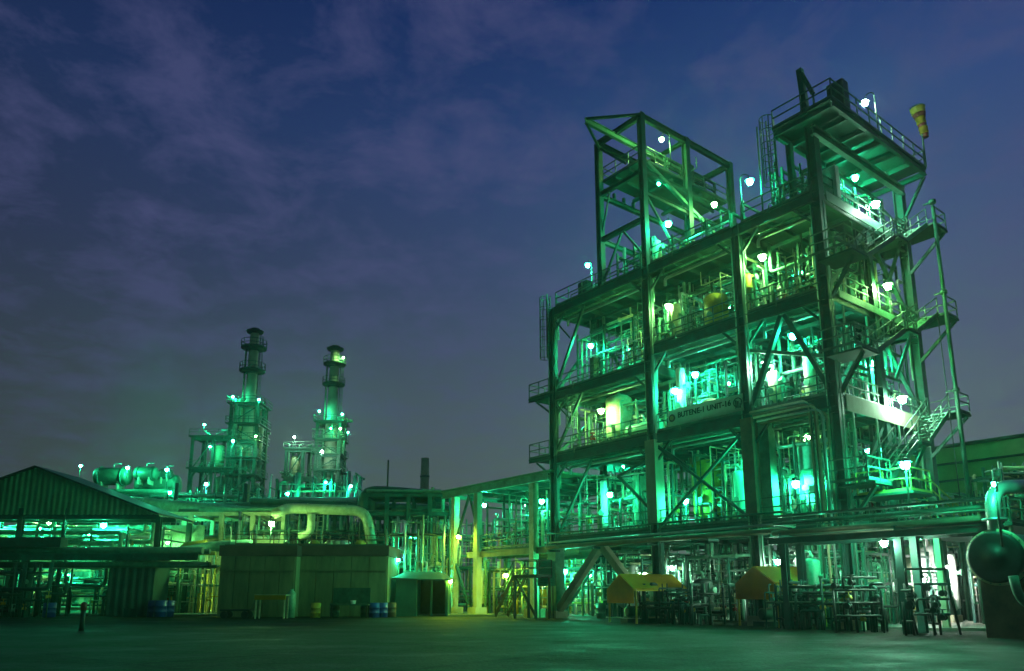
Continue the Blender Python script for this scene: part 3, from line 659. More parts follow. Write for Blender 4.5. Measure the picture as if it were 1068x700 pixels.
# free standing ladder between decks, right bay fourth deck
t = thing('steel_ladder', 'pale steel ladder rising from fourth deck right bay to ceiling', 'ladder', W(2.4, 1.0, D4))
mb = MB()
for k in (-.3, .3): mb.bar(W(2.4 + k, 1.0, D4), W(2.4 + k, 1.0, D4 + 3.0), .08)
mb.build('stile', 'cream', t); mb = MB()
for i in range(9): mb.bar(W(2.1, 1.0, D4 + .3 + i * .32), W(2.7, 1.0, D4 + .3 + i * .32), .05)
mb.build('rungs', 'cream', t)
# bent vertical bundle running down in front of the corner column
for i in range(7):
    a0 = 1.15 - i * .15; b0 = -.5 - (i % 2) * .14; z = D3 - .1 - i * .12; m = ['conc', 'dpipe', 'brown', 'cream', 'dpipe', 'silver', 'brown'][i]
    P = [W(4.6 - i * .1, b0, z - .1), W(a0, b0, z - .1), W(a0, b0, .3 if i % 2 else 4.9)]
    if i % 2 == 0: P.append(W(a0, b0 + 1.2, 4.9))
    n_ = ['nearest the third column', 'second from the third column', 'brown, third of the bundle', 'cream, in the middle of the bundle', 'dark, behind the middle', 'silver, next to the corner', 'brown, tight against the corner'][i]
    solo(MB().tube(P, [.07, .05, .1, .06, .05, .06, .07][i], 9, bend=.5), 'riser_pipe', m, 'bent riser pipe in front of corner column, ' + n_, 'pipe', P[1], 'riser pipes in front of the corner column')
# ------------------------------------------------------------------ front pipe rack
RB = -1.9
ab_ = lambda P: ((P - ORG).dot(AX), (P - ORG).dot(BX))
RE = ab_(onb(1040, 548, RB))[0]
t = thing('pipe_rack', 'low pipe rack running from the corner column to the big tank at right', 'pipe rack', W(-3, RB, 0))
for a in (-9.5, -3.5, 1.9):
    hh = 4.2
    mb = MB(); mb.ibeam(W(a, RB - .6, 0), W(a, RB - .6, hh), .3, .3, .03); mb.ibeam(W(a, RB + .8, 0), W(a, RB + .8, hh), .3, .3, .03); mb.ibeam(W(a, RB - .9, hh + .1), W(a, RB + 1.1, hh + .1), .22, .3, .03)
    if a > -12: mb.build('trestle', 'steel', t)
for i, (b, z, r, m) in enumerate(((-.75, 4.5, .13, 'brown'), (-.35, 4.46, .09, 'dpipe'), (0, 4.5, .15, 'dark'), (.4, 4.46, .1, 'brown'), (.75, 4.46, .09, 'dpipe'), (-.6, 4.95, .08, 'dpipe'), (.2, 5.05, .1, 'dpipe'))):
    MB().tube([W(RE, RB + b, z), W(2.4, RB + b, z), W(2.4, -.6, z)], r, 9).build('pipe', m, t)
for b in (-.9, 1.1): MB().ibeam(W(RE, RB + b, 4.1), W(2.5, RB + b, 4.1), .18, .3, .03).build('side_beam', 'steel', t)
MB().box(W((RE + 2.4) / 2, RB + .1, 5.35), 2.4 - RE, .5, .1).build('cable_tray', 'dark', t)
railing(t, [W(RE + .3, RB + 1.1, 4.35), W(2.4, RB + 1.1, 4.35)])
# ------------------------------------------------------------------ rear plant behind the structure
for i, (a0, a1, b0, z1, lab) in enumerate(((0, 9, 13, 8, 'dense rear pipework seen under the right half of the structure'), (9, 20, 13, 7.5, 'dense rear pipework seen under the middle of the structure'), (-14, -1, 13.5, 8, 'tall rear pipework right of the stair tower'), (-13, -4, 4, 4, 'pipework under lower platform right of the corner column'))):
    pipework(lab, a0, a1, b0, b0 + 4, .12, z1, 80, 200 + i, rmax=.16)
t = thing('pump_house', 'pale low walled pump house behind the ground floor pipes', 'building', W(9, 20, 0))
for k in range(9):
    a = -6 + k * 3.8; MB().box(W(a, 19, 2.0), 3.7, .2, 3.6).build('wall_panel', ['cream', 'white', 'mint'][k % 3], t)
    if k % 2: MB().box(W(a, 18.87, 2.4), 2.2, .05, 1.2).build('window', 'pane', t)
MB().box(W(9, 21, 4.0), 36, 5, .2).build('roof', 'sheetd', t)

# ------------------------------------------------------------------ left annex with sloping roof line
def ab(P): d = P - ORG; return d.dot(AX), d.dot(BX)
an = thing('annex_shed', 'open annex shed with long flat roof left of the structure', 'shed', W(28, 1, 0))
RZ = 10.0
MB().box(W(28.3, 4.3, RZ + .25), 14.2, 9.6, .16).build('roof', 'sheet', an)
MB().ibeam(W(21.5, -.4, RZ - .1), W(35.3, -.4, RZ - .1), .25, .55, .04).build('roof_beam', 'steel2', an)
for b in (2.5, 5.5, 9): MB().ibeam(W(21.5, b, RZ - .1), W(35.3, b, RZ - .1), .22, .4, .04).build('roof_beam', 'steel', an)
for a in (22, 24.5, 27, 29.5, 32, 34.8): MB().ibeam(W(a, -.2, RZ - .2), W(a, 9, RZ - .2), .18, .35, .03).build('rafter', 'steel', an)
for u, b, m in ((557, -.2, 'cream'), (498, -.2, 'conc'), (474, -.2, 'cream'), (470, 4, 'steel2'), (530, 8.5, 'steel2')):
    a, _ = ab(onb(u, 590, b)); mb = MB(); mb.box(W(a, b, RZ / 2 - .2), .5 if b < 0 else .35, .5 if b < 0 else .35, RZ - .4); mb.box(W(a, b, .3), 1.1, 1.1, .6); mb.build('column', m, an)
MB().box(W(27.5, 3.5, 5.0), 8, 7, .15).build('mezzanine_floor', 'deck', an)
for b in (-.1, 3, 6.8): MB().ibeam(W(22, b, 4.7), W(32, b, 4.7), .25, .45, .04).build('floor_beam', 'conc' if b < 0 else 'steel', an)
railing(an, [W(23.5, -.1, 5.1), W(31.4, -.1, 5.1)])
brace_ = MB(); 
for (p, q) in (((31.6, -.2, 9.6), (34, -.2, 5)), ((34, -.2, 5), (31.6, -.2, .8)), ((31.5, -.2, 9.4), (30.3, -.2, 6.5))): MB().bar(W(*p), W(*q), .16).build('brace', 'steel', an)
pipework('pipes and valves on the mezzanine of the left annex', 23.4, 31, 1, 7, 5.08, 9.6, 60, 301)
pipework('yellow lit pipes at ground level of the left annex', 23, 34, 1.5, 8, .12, 4.4, 90, 302, mats=['yellow', 'cream', 'mint', 'cream', 'silver', 'dpipe'])
pipework('pipework left of the annex standing in the open', 36, 42, 1, 7, .12, 8.5, 70, 303)
for L_, a, b, z, r, h, m in (('yellow tank under the annex mezzanine beside its stair', 26.6, 3.4, .12, .8, 3.4, 'yellow'), ('green pipe like vessel on the annex mezzanine', 27.5, 3.2, 5.08, .7, 3.0, 'mint'), ('white tank at the left foot of annex', 32.6, 1.8, .12, .5, 3.6, 'white'), ('cream tank under the annex right bay', 24.3, 2.6, .12, .45, 3.8, 'cream')):
    vessel_v(L_, W(a, b, z), r, h, m)
t = thing('wall_building', 'pale lit rear wall seen through the annex ground floor', 'building', W(30, 11, 0))
for k in range(5): MB().box(W(23.5 + k * 3.2, 10.5, 2.4), 3.1, .2, 4.4).build('wall_panel', ['cream', 'white'][k % 2], t)
MB().box(W(30, 12.4, 4.75), 17, 4, .2).build('roof', 'sheetd', t)
# access stair and its landing
a1_, _ = ab(onb(523, 636, -2.2)); a2_, _ = ab(onb(546, 603, -2.2)); zL = 2.75
st = thing('access_stair', 'dark steel access stair with landing in front of annex', 'stair', W(a2_, -2.2, 0))
stair(st, W(a1_, -2.2, .1), W(a2_ + .5, -2.2, zL), BX, 1.1, m='dark', mr='dark')
MB().box(W(a2_ - .9, -2.2, zL), 2.6, 1.3, .12).build('landing', 'dark', st)
railing(st, [W(a2_ + .3, -2.85, zL), W(a2_ - 2.2, -2.85, zL), W(a2_ - 2.2, -1.55, zL), W(a2_ + .3, -1.55, zL)], m='dark')
for k in (.2, -2.0):
    for b in (-2.8, -1.6): MB().bar(W(a2_ + k, b, 0), W(a2_ + k, b, zL), .14).build('leg', 'dark', st)
MB().bar(W(a2_ + .2, -2.8, zL), W(a2_ - 2, -2.8, .2), .12).build('brace', 'dark', st)
# notice board
P = at(570, 636, 52); bt = thing('notice_board', 'mint green lined notice board on two posts beside the stair', 'notice board', V((P.x, P.y, 0)))
c = V((P.x, P.y, 3.0)); MB().xbox(c, 1.25, .06, 1.7).build('panel', 'plate', bt)
for i in range(8): MB().xbox(c + V((0, -.045, .65 - i * .18)), U(.7, 1.0), .02, .05).build('text_line', 'steel2', bt)
for k in (-.45, .45): MB().xbox(V((P.x + k, P.y + .05, 1.3)), .08, .08, 2.6).build('post', 'dark', bt)

# ------------------------------------------------------------------ canopies over pumps
def tent(label, u0, u1, ub, vb, Y, mfront, mside, w, l, h):
    """gable end towards camera at left, slope running right/back"""
    P = at(ub, vb, Y); P.z = 0; t = thing('pump_canopy', label, 'canopy', P)
    fx = (-AX * .25 + V((1, 0, 0))).normalized(); fy = BX * 1.0; fy = V((.92, .39, 0)).normalized(); fx = V((.39, -.92, 0)).normalized()
    # fx: across gable (towards camera), fy: along ridge
    c = P
    def pt(x, y, z): return c + fx * x + fy * y + V((0, 0, z))
    hr = h; he = h - .85
    def sheetp(p, q, r, s, name, m):
        n = (q - p).cross(s - p).normalized() * .03; mb = MB(); mb.quad(p, q, r, s); mb.quad(p - n, s - n, r - n, q - n)
        for x, y in ((p, q), (q, r), (r, s), (s, p)): mb.quad(x, x - n, y - n, y)
        mb.build(name, m, t)
    for s in (-1, 1): sheetp(pt(0, 0, hr), pt(0, l, hr), pt(s * w / 2, l, he), pt(s * w / 2, 0, he), 'roof_sheet', mside)
    sheetp(pt(w / 2, 0, he - .02), pt(w / 2, l * .98, he - .02), pt(w / 2, l * .98, he - .12), pt(w / 2, 0, he - .12), 'side_curtain', mside)
    mb = MB(); a, b, d, e, f = pt(-w / 2, -.02, he - .8), pt(w / 2, -.02, he - .8), pt(w / 2, -.02, he), pt(0, -.02, hr), pt(-w / 2, -.02, he)
    mb.quad(a, b, d, e, f); o = fy * -.04; mb.quad(a + o, f + o, e + o, d + o, b + o)
    for x, y in ((a, b), (b, d), (d, e), (e, f), (f, a)): mb.quad(x, x + o, y + o, y)
    mb.build('gable_sheet', mfront, t)
    for x in (-w / 2, w / 2):
        for y in (.1, l - .1): MB().bar(pt(x, y, 0), pt(x, y, he), .09).build('post', 'yellow', t)
    # pump skids beneath: separate things
    for k, y in enumerate((l * .3, l * .72)):
        q = thing('pump', 'dark motor pump on skid under the %s, %s one' % (label.split(' over')[0], ['front', 'rear'][k]), 'pump', pt(0, y, 0), 'pumps under canopies')
        MB().hexa(pt(0, y, .12), fy * .9, fx * .4, V((0, 0, .12))).build('skid', 'dark', q)
        MB().lathe(pt(0, y - .7, .62), fy, [(0, .2), (.05, .3), (.75, .3), (.8, .18)], 14).build('motor', 'dpipe', q)
        MB().lathe(pt(0, y + .25, .6), fy, [(0, .16), (.08, .34), (.3, .36), (.4, .2)], 14).build('pump_casing', 'dark', q)
        MB().tube([pt(0, y + .42, .6), pt(0, y + .42, 1.5), pt(.6, y + .42, 1.5)], .09, 8).build('discharge_pipe', 'mint', q)
    return t
tent('olive yellow pitched canopy over pumps, left of the two', 632, 706, 648, 646, 44, 'tarp', 'tarpg', 2.9, 3.6, 2.75)
tent('bright orange pitched canopy over pumps, right of the two', 765, 835, 790, 650, 39, 'tarp', 'tarp', 2.9, 3.2, 3.0)
def fW(a, b, z): return W(a, b, z)
pipework('dark valves and pumps pipes between the two canopies', 6.8, 11.5, -2.6, -.6, .02, 2.2, 46, 401, mats=['dark', 'dpipe', 'dark', 'steel'], rmax=.1, tall=.6, sup=False)
pipework('dark valve cluster right of the orange canopy', -2.4, 3.2, -2.6, -1.0, .02, 2.3, 50, 402, mats=['dark', 'dpipe', 'steel'], rmax=.1, tall=.6, sup=False)
t = vessel_v('dark squat pump tank behind and between the canopies', at(735, 644, 43) * 1, .55, 2.5, 'dark')
t.location.z = 0
# ------------------------------------------------------------------ right foreground
X1 = V((1, 0, 0)); Y1 = V((0, 1, 0))
def frames(label, u0, u1, vt, vb, Y, nv, nh, tilt=0):
    P = at((u0 + u1) / 2, vb, Y); Q = at(u0, vb, Y); S_ = at(u1, vb, Y); zt = at((u0 + u1) / 2, vt, Y).z; t = thing('valve_stand', label, 'pipe frame', V((P.x, P.y, 0)), 'dark pipe frames at the right')
    for i in range(nv):
        k = i / max(1, nv - 1); x = Q.x + (S_.x - Q.x) * k; MB().tube([V((x, Y + .25 * (i % 2), 0)), V((x - tilt, Y + .25 * (i % 2), zt * U(.72, 1.02)))], .055, 7).build('upright', 'dark', t)
    for i in range(nh):
        z = zt * (.3 + .68 * i / max(1, nh - 1)); e0, e1 = U(-.1, .5), U(-.1, .5); MB().tube([V((Q.x + e0 - tilt * .5, Y, z - (.5 if i % 2 else 0))), V((Q.x + e0 - tilt * .5, Y, z)), V((S_.x - e1 * .5 - tilt * .5, Y, z)), V((S_.x - e1 * .5 - tilt * .5, Y + .8, z))], .05, 7).build('crossbar', 'dark', t)
    for i in range(3): valve(t, V((U(Q.x, S_.x), Y - .05, zt * U(.4, .9))), .14, 'dark')
    return t
frames('dark frame of horizontal pipes left of the bright white yard', 872, 922, 601, 655, 32.5, 3, 4)
frames('ladder like dark pipe frame in front of bright white yard', 957, 1002, 592, 660, 31, 3, 4, .35)
frames('low dark pipe frame standing before the ladder like frame', 975, 985, 622, 660, 30.6, 2, 3)
frames('thin dark valve stand between the two pipe frames', 945, 957, 615, 662, 30.4, 2, 2)
# white lit yard behind: tanks and wall
for i, (u, Y, r, h) in enumerate(((965, 44, .5, 4.0), (980, 46, .8, 4.4), (996, 43, .35, 3.8), (925, 43, 1.2, 3.4))):
    P = at(u, 640, Y); vessel_v(['slim white tank in bright yard, left', 'stout white tank in the bright yard centre', 'narrow white tank in bright yard, right', 'wide mint tank behind the bright white lamp'][i], V((P.x, P.y, .12)), r, h, 'white' if i < 3 else 'mint')
P = at(950, 640, 42.5); solo(MB().xbox(V((P.x, P.y, 2.1)), .9, .9, 4.2), 'concrete_pier', 'conc', 'pale square concrete pier beside bright white yard', 'pier', V((P.x, P.y, 0)))
P = at(955, 640, 52); t = thing('yard_wall', 'white painted wall closing the bright yard at back', 'wall', V((P.x, P.y, 0)))
for k in range(6): MB().xbox(V((P.x - 6 + k * 3.2, P.y, 2.3)), 3.14, .2, 4.5).build('wall_panel', 'white', t)
# big horizontal tank
TC = at(1037, 581, 28); t = thing('horizontal_tank', 'large dark round ended horizontal tank on brown saddles at right edge', 'tank', V((TC.x, TC.y, 0)))
dd = V((.80, .60, 0)).normalized(); r = .95; mb = MB()
mb.lathe(TC, dd, [(-.03, .02), (-.03, .3), (-.02, .3), (-.02, .6), (-.01, .86), (0, .9), (.06, r), (.25, r), (7, r), (7.3, .7), (7.4, .02)], 36); mb.build('shell', 'dark', t)
MB().lathe(TC, dd, [(.22, r), (.22, r + .1), (.34, r + .1), (.34, r)], 36).build('flange', 'cream', t)
MB().lathe(TC, dd, [(.4, r), (.4, r + .1), (.5, r + .1), (.5, r)], 36).build('flange', 'dpipe', t)
for k in (.9, 5.2):
    c = TC + dd * k; sdv = dd.cross(V((0, 0, 1))); MB().hexa(V((c.x, c.y, (TC.z - .5) / 2)), dd * .35, sdv * .8, V((0, 0, (TC.z - .5) / 2))).build('saddle', 'brown', t)
for i in range(20):
    an_ = 2 * pi * i / 20; o = (sdv * cos(an_) + V((0, 0, 1)) * sin(an_)) * (r + .05); MB().lathe(TC + o + dd * .2, dd, [(0, .03), (.16, .03)], 6).build('bolt', 'steel2', t)
E0 = TC + dd * .45 + V((0, 0, r * .8)); MB().tube([E0, E0 + V((0, 0, 1.9)), E0 + V((0, 0, 1.9)) + V((1.9, .5, .1))], .26, 14, bend=1.0).build('elbow_pipe', 'silver', t)
MB().lathe(E0 + V((0, 0, .6)), (0, 0, 1), [(0, .42), (.1, .42)], 16).build('flange', 'silver', t)
q = TC + V((.4, -.6, -1.2)); MB().tube([q + V((-.2, 0, .5)), q + V((-.1, 0, -.3)), q + V((.9, 0, -1.0)), q + V((2, .2, -1.1))], .16, 10, bend=.5).build('drain_pipe', 'mint', t)
P = at(1058, 500, 38)
def rX(a, b, z): return V((P.x + a, P.y + b, z))
pipework('twisted pipe tangle above the big horizontal tank', -1.2, 4, -1, 2, 4.5, 8.4, 60, 501, frame=rX, mats=['cream', 'mint', 'silver', 'dpipe'], rmax=.12)
pipework('pipes beneath the tangle carrying down behind the tank', -1.2, 4, 1.2, 3, .12, 4.5, 30, 502, frame=rX)
# warehouse, right background
bW = 24
w0 = ab(onb(975, 470, bW)); zt = onb(1020, 463, bW).z
t = thing('warehouse', 'long green louvred warehouse with roof vents at the right background', 'building', W(-15, bW, 0))
al, ar = w0[0] + 3, w0[0] - 34; L0 = al - ar; am = (al + ar) / 2
MB().box(W(am, bW + 8, zt / 2 + 1.2), L0, 15.5, zt - 2.6).build('wall', 'sheetd', t)
n = 5
for k in range(n):
    z = zt - .6 - k * 1.25; MB().bar(W(al, bW - .2 + 0, z), W(ar, bW - .2, z), .12, 1.12).build('louvre_band', 'ware', t)
    MB().bar(W(al, bW - .38, z - .6), W(ar, bW - .38, z - .6), .3, .07).build('louvre_lip', 'steel', t)
MB().box(W(am, bW + 8, zt + .1), L0 + .6, 17, .18).build('roof', 'sheetd', t)
for k in range(7): MB().box(W(al - 2 - k * 5.2, bW - .6, zt / 2 - 1), .35, .35, zt + 2 - 4.4).build('column', 'steel2', t)
for k in (6, 7.2, 13.5, 20): 
    p = W(al - k - 6, bW + 1, zt + .2); mb = MB(); mb.tube([p, p + V((0, 0, .9))], .18, 8); mb.lathe(p + V((0, 0, .8)), (0, 0, 1), [(0, .5), (.25, .1)], 12); mb.build('roof_vent', 'dpipe', t)

# ================================================================== LEFT SIDE
# gable shed
YS = 57
def LX(u, v, Y=YS): return at(u, v, Y)
rp = LX(38, 488); er = LX(165, 537); zr = rp.z; ze = er.z; xr = rp.x; xe = er.x; xl = xr - (xe - xr); dep = 6
gb = thing('gabled_shed', 'open sided shed with green corrugated gable and dark roof at left edge', 'shed', V((xr, YS, 0)))
zb = LX(90, 537).z
def corr(parent, name, m, x0, x1, y, zlo, ztop, pitch=.3, depth=.05):
    """vertical ribbed sheet in the x-z plane; ztop is a function of x"""
    mb = MB(); n = int((x1 - x0) / pitch * 2); pts = []
    for i in range(n + 1):
        x = x0 + (x1 - x0) * i / n; yy = y + (depth if (i % 4 in (1, 2)) else -depth); pts.append((x, yy))
    for (xa, ya), (xb, yb) in zip(pts, pts[1:]):
        mb.quad((xa, ya, zlo(xa)), (xb, yb, zlo(xb)), (xb, yb, ztop(xb)), (xa, ya, ztop(xa)))
    return mb.build(name, m, parent)
slope = lambda x: zr - abs(x - xr) * (zr - ze) / (xe - xr)
low = lambda x: min(zb, slope(x) - .02)
corr(gb, 'gable_cladding', 'sheet', xl, xe, YS, low, lambda x: slope(x) + .04, .22, .04)
for s, x2 in ((1, xe + .15), (-1, xl - .15)):
    zz = ze - .15 * (zr - ze) / (xe - xr)
    a, b, c_, d = V((xr, YS - .25, zr + .02)), V((xr, YS + dep, zr + .02)), V((x2, YS + dep, zz + .02)), V((x2, YS - .25, zz + .02)); n = V((0, 0, .14)); mb = MB()
    mb.quad(a, b, c_, d); mb.quad(a + n, d + n, c_ + n, b + n)
    for x, y in ((a, b), (b, c_), (c_, d), (d, a)): mb.quad(x, y, y + n, x + n)
    mb.build('roof_slope', 'dark', gb)
for u in (-60, 14, 60, 160):
    x = LX(u, 600).x
    for y in (YS + .1, YS + dep - .4):
        mb = MB(); mb.ibeam((x, y, 0), (x, y, min(zb + (.5 if u < 150 else 0), slope(x) - .1)), .36 if u != 60 else .2, .36 if u != 60 else .2, .04, side=X1); mb.xbox(V((x, y, .35)), .7, .7, .7) if u != 60 else None; mb.build('column', 'steel', gb)
MB().ibeam((xl, YS + .15, zb - .15), (xe, YS + .15, zb - .15), .25, .4, .04).build('tie_beam', 'steel', gb)
for k in (3,): MB().ibeam((xl, YS + k, zb - .1), (xe, YS + k, zb - .1), .25, .4, .04).build('tie_beam', 'steel', gb)
for x in (xl + 3, xr - 3, xr, xr + 3, xe - 2): MB().bar((x, YS + .3, zb - .05), (x, YS + dep - .3, zb - .05), .12, .2).build('purlin', 'steel', gb)
def lW(a, b, z): return V((a, b, z))
# pipe rack crossing the left half
zA = LX(100, 576, 55).z
t = thing('pipe_rack', 'broad low pipe rack running across the left half before the shed', 'pipe rack', V((-30, 55.5, 0)))
for i, (y, z, r, m) in enumerate(((55.0, zA + .1, .28, 'dpipe'), (55.8, zA + .1, .2, 'dpipe'), (56.4, zA, .16, 'yellow'), (55.0, zA - .9, .22, 'dpipe'), (55.8, zA - 1.0, .14, 'mint'))):
    MB().tube([(-48, y, z), (-22.3 + i * .2, y, z)], r, 10, bend=0).build('pipe', m, t)
for x in (-46, -37.8, -35.4, -27.2):
    mb = MB(); mb.ibeam((x, 55.4, 0), (x, 55.4, zA - .2), .4, .4, .04, side=X1); mb.ibeam((x, 54.6, zA - .3), (x, 56.8, zA - .3), .25, .3, .04); mb.xbox(V((x, 55.4, .3)), .9, .7, .6); mb.build('trestle', 'steel', t)
MB().ibeam((-48, 54.7, zA - .35), (-22.5, 54.7, zA - .35), .22, .5, .04).build('side_beam', 'steel', t)
MB().xbox(V((-37.2, 54.9, zA + .7)), 9.5, .9, .7).build('cable_duct', 'dark', t)
pipework('dark pipes and pumps under the left gabled shed', -42, -27.5, 57.6, 66, .02, 4.6, 95, 601, frame=lW, mats=['dpipe', 'mint', 'dark', 'cream', 'dpipe', 'steel'], rmax=.2)
pipework('dark machinery pipes in front of the left shed', -41, -32, 53, 54.6, .02, 3.8, 55, 602, frame=lW, mats=['dpipe', 'dark', 'dpipe', 'steel'], rmax=.16, tall=.6, sup=False)
pipework('bright lit pipes inside the upper part of the left shed', -44, -27, 58.5, 65.5, 4.7, zb - .4, 60, 603, frame=lW, mats=['mint', 'silver', 'white', 'mint'], rmax=.2, tall=.35)
for i, (x, y, r, h, m) in enumerate(((-35.6, 56.0, .45, 3.5, 'dpipe'), (-38.6, 59, .6, 4.6, 'mint'), (-31, 61, .7, 4.2, 'mint'), (-40.5, 58, .5, 3.6, 'white'))):
    vessel_v(['dark upright vessel beside the front columns of shed', 'mint vessel deep in the left shed', 'mint vessel inside shed right half', 'white vessel at the far left inside the shed'][i], V((x, y, .02)), r, h, m)
# back wall of shed
t = thing('rear_wall', 'pale green corrugated wall at the back of left shed', 'wall', V((xr, YS + dep + .5, 0)))
corr(t, 'cladding', 'mint', xl, xe + 1, YS + dep + .5, lambda x: 0, lambda x: zb - .2, .5)
# corrugated container
p0, p1 = at(110, 641, 55.0), at(156, 641, 55.0); ht = at(130, 583, 55).z; t = thing('storage_container', 'dark green corrugated storage container beside left shed column', 'container', V(((p0.x + p1.x) / 2, 55, 0)))
xm = (p0.x + p1.x) / 2; wd = p1.x - p0.x
MB().xbox(V((xm, 56.4, ht / 2)), wd, 2.4, ht - .1).build('body', 'sheetd', t); corr(t, 'front_cladding', 'sheetd', p0.x, p1.x, 55.1, lambda x: .1, lambda x: ht, .28)
MB().xbox(V((xm, 56.3, ht + .05)), wd + .3, 2.9, .14).build('roof', 'dark', t)
# barrels
def barrel(label, P, m, r=.3, h=.9, group='drums by the yard edge'):
    P = V(P); P.z = 0; t = thing('barrel', label, 'barrel', P, group)
    MB().lathe(P, (0, 0, 1), [(.02, r * .96), (.03, r), (h * .32, r), (h * .33, r * 1.04), (h * .36, r * 1.04), (h * .37, r), (h * .65, r), (h * .66, r * 1.04), (h * .69, r * 1.04), (h * .7, r), (h, r)], 18).build('body', m, t)
    MB().lathe(P + V((0, 0, h + .001)), (0, 0, 1), [(0, r * .94), (.025, r * .92)], 18).build('lid', m, t); return t
for u, v, Y, m, l in ((51, 641, 54, 'blue', 'dark blue barrel among the machinery left of the container'), (160, 640, 55, 'blue', 'dark blue barrel against the shed column, leftmost of three'), (167, 640, 54.6, 'blue', 'blue barrel in the middle of the three by the shed column'), (175, 640, 55.2, 'blue', 'brighter blue barrel, rightmost of the three by shed column'),
                    (329, 643, 53.2, 'yellow', 'yellow ribbed barrel standing before the weathered enclosure'), (390, 642, 53.5, 'blue', 'teal blue drum by the right end of the enclosure'), (398, 642, 53.8, 'blue', 'teal blue drum, outermost at the enclosure corner'), (408, 641, 54.5, 'rust', 'rusty drum beside the little dark hut'), (349, 642, 53.4, 'dpipe', 'dark green drum right of the yellow barrel'), (627, 641, 52, 'dpipe', 'dark drum left of the olive canopy'), (381, 642, 53.6, 'dpipe', 'dark drum next to the teal drums')):
    barrel(l, at(u, v, Y), m, .42 if m == 'blue' else .34, 1.15 if m == 'blue' and Y > 54 else 1.0)
# bollard
P = at(85, 655, 34.5); P.z = 0; t = thing('bollard', 'short red topped bollard alone on the dark yard', 'bollard', P)
MB().tube([P, P + V((0, 0, .95))], .11, 10).build('post', 'dark', t); MB().lathe(P + V((0, 0, .9)), (0, 0, 1), [(0, .125), (.3, .125), (.36, .06)], 12).build('cap', 'red', t)
# two weathered enclosures
def enclosure(label, u0, u1, Y, top_v, m, d=6, skew=0):
    a, b = at(u0, 641, Y), at(u1, 641, Y); h = at((u0 + u1) / 2, top_v, Y).z; xm = (a.x + b.x) / 2; w = b.x - a.x; t = thing('tank_enclosure', label, 'enclosure', V((xm, Y, 0)))
    MB().xbox(V((xm, Y + d / 2, h / 2)), w - .06, d - .06, h - .1).build('core_wall', m, t)
    n = 5
    for i in range(n):
        x = a.x + w * (i + .5) / n; mb = MB(); mb.xbox(V((x, Y - .02, h / 2 - .35)), w / n - .05, .1, h - .75); mb.build('wall_panel', m, t)
    for i in range(n): MB().xbox(V((b.x + .02, Y + d * (i + .5) / n, h / 2 - .35)), .1, d / n - .05, h - .75).build('wall_panel', m, t)
    MB().xbox(V((xm, Y - .12, h * .66)), w, .08, .1).build('batten', m, t)
    MB().xbox(V((xm, Y + d / 2, h - .3)), w + .25, d + .25, .75).build('top_band', 'band', t)
    MB().xbox(V((xm, Y + d / 2, h + .12)), w - .3, d - .3, .08).build('roof', 'sheetd', t); return h, a, b
h1, a, b = enclosure('left weathered panelled enclosure with rusty brown top band', 226, 305, 54.4, 570, 'box')
h2, a2, b2 = enclosure('right weathered panelled enclosure with pale panels and brown band', 309, 402, 55.6, 570, 'box')
# low rail and fittings on top
t = thing('roof_railing', 'thin rusty railing along the enclosure roofs', 'railing', V((a.x, 56, h1)))
rail_mb(MB(), V((a.x + .4, 56, h1 + .2)), V((b2.x - .4, 57, h1 + .2)), h=.8).build('railing', 'rust', t)
for u, m in ((328, 'yellow'), (376, 'yellow'), (345, 'cream'), (352, 'cream'), (360, 'white')):
    P = at(u, 566, 57); P.z = h2 + .17; tag(recentre(MB().lathe(P, (0, 0, 1), [(0, .45), (.2, .42), (.38, .25), (.45, .05)], 14).build('roof_hatch', m), P), {328: 'yellow domed hatch on the enclosure roof, left', 376: 'yellow domed hatch on the enclosure roof, right', 345: 'cream dome left of the roof standpipe', 352: 'cream dome right beneath the pale roof standpipe', 360: 'small white dome on the enclosure roof'}[u], 'hatch', 'domed hatches on the enclosure roof')
P = at(333, 560, 58); P.z = h2 + .16; t = thing('roof_ladder', 'short pale lit ladder standing on the enclosure roof', 'ladder', P); mb = MB()
for k in (-.22, .22): mb.xbox(P + V((k, 0, 1.2)), .07, .07, 2.4)
for i in range(6): mb.xbox(P + V((0, 0, .4 + i * .38)), .4, .05, .05)
mb.build('rails_and_rungs', 'cream', t)
# handcart / table in front
P = at(280, 641, 51.5); P.z = 0; t = thing('work_table', 'pale topped work table on thin legs before the left enclosure', 'table', P)
MB().xbox(P + V((.2, 0, 1.55)), 2.1, 1.0, .1).build('top', 'cream', t); MB().xbox(P + V((.2, -.5, 1.4)), 2.1, .05, .3).build('apron', 'tarpg', t)
for k in (-.75, 1.15):
    for y in (-.4, .4): MB().xbox(P + V((k, y, .75)), .09, .09, 1.5).build('leg', 'cream', t)
P = at(247, 641, 52); P.z = 0; t = thing('handcart', 'dark flat handcart parked left of the work table', 'cart', P)
MB().xbox(P + V((0, 0, .55)), 2.0, .9, .12).build('bed', 'dark', t)
for x in (-.7, .7):
    for y in (-.5, .5): MB().lathe(P + V((x, y - .05, .25)), Y1, [(0, .24), (.1, .24)], 14).build('wheel', 'dark', t)
MB().tube([P + V((1.0, -.3, .55)), P + V((1.35, -.3, 1.35)), P + V((1.35, .3, 1.35)), P + V((1.0, .3, .55))], .03, 6).build('handle', 'rail', t)
P = at(303, 641, 53.2); P.z = 0; solo(MB().lathe(P, (0, 0, 1), [(0, .3), (1.7, .3), (1.85, .12), (1.95, .12)], 14), 'gas_cylinder', 'mint', 'pale upright cylinder at the joint of the two enclosures', 'cylinder', P)
P = at(365, 641, 52.8); P.z = 0; t = thing('bench', 'dark low steel bench with clutter before right enclosure', 'bench', P)
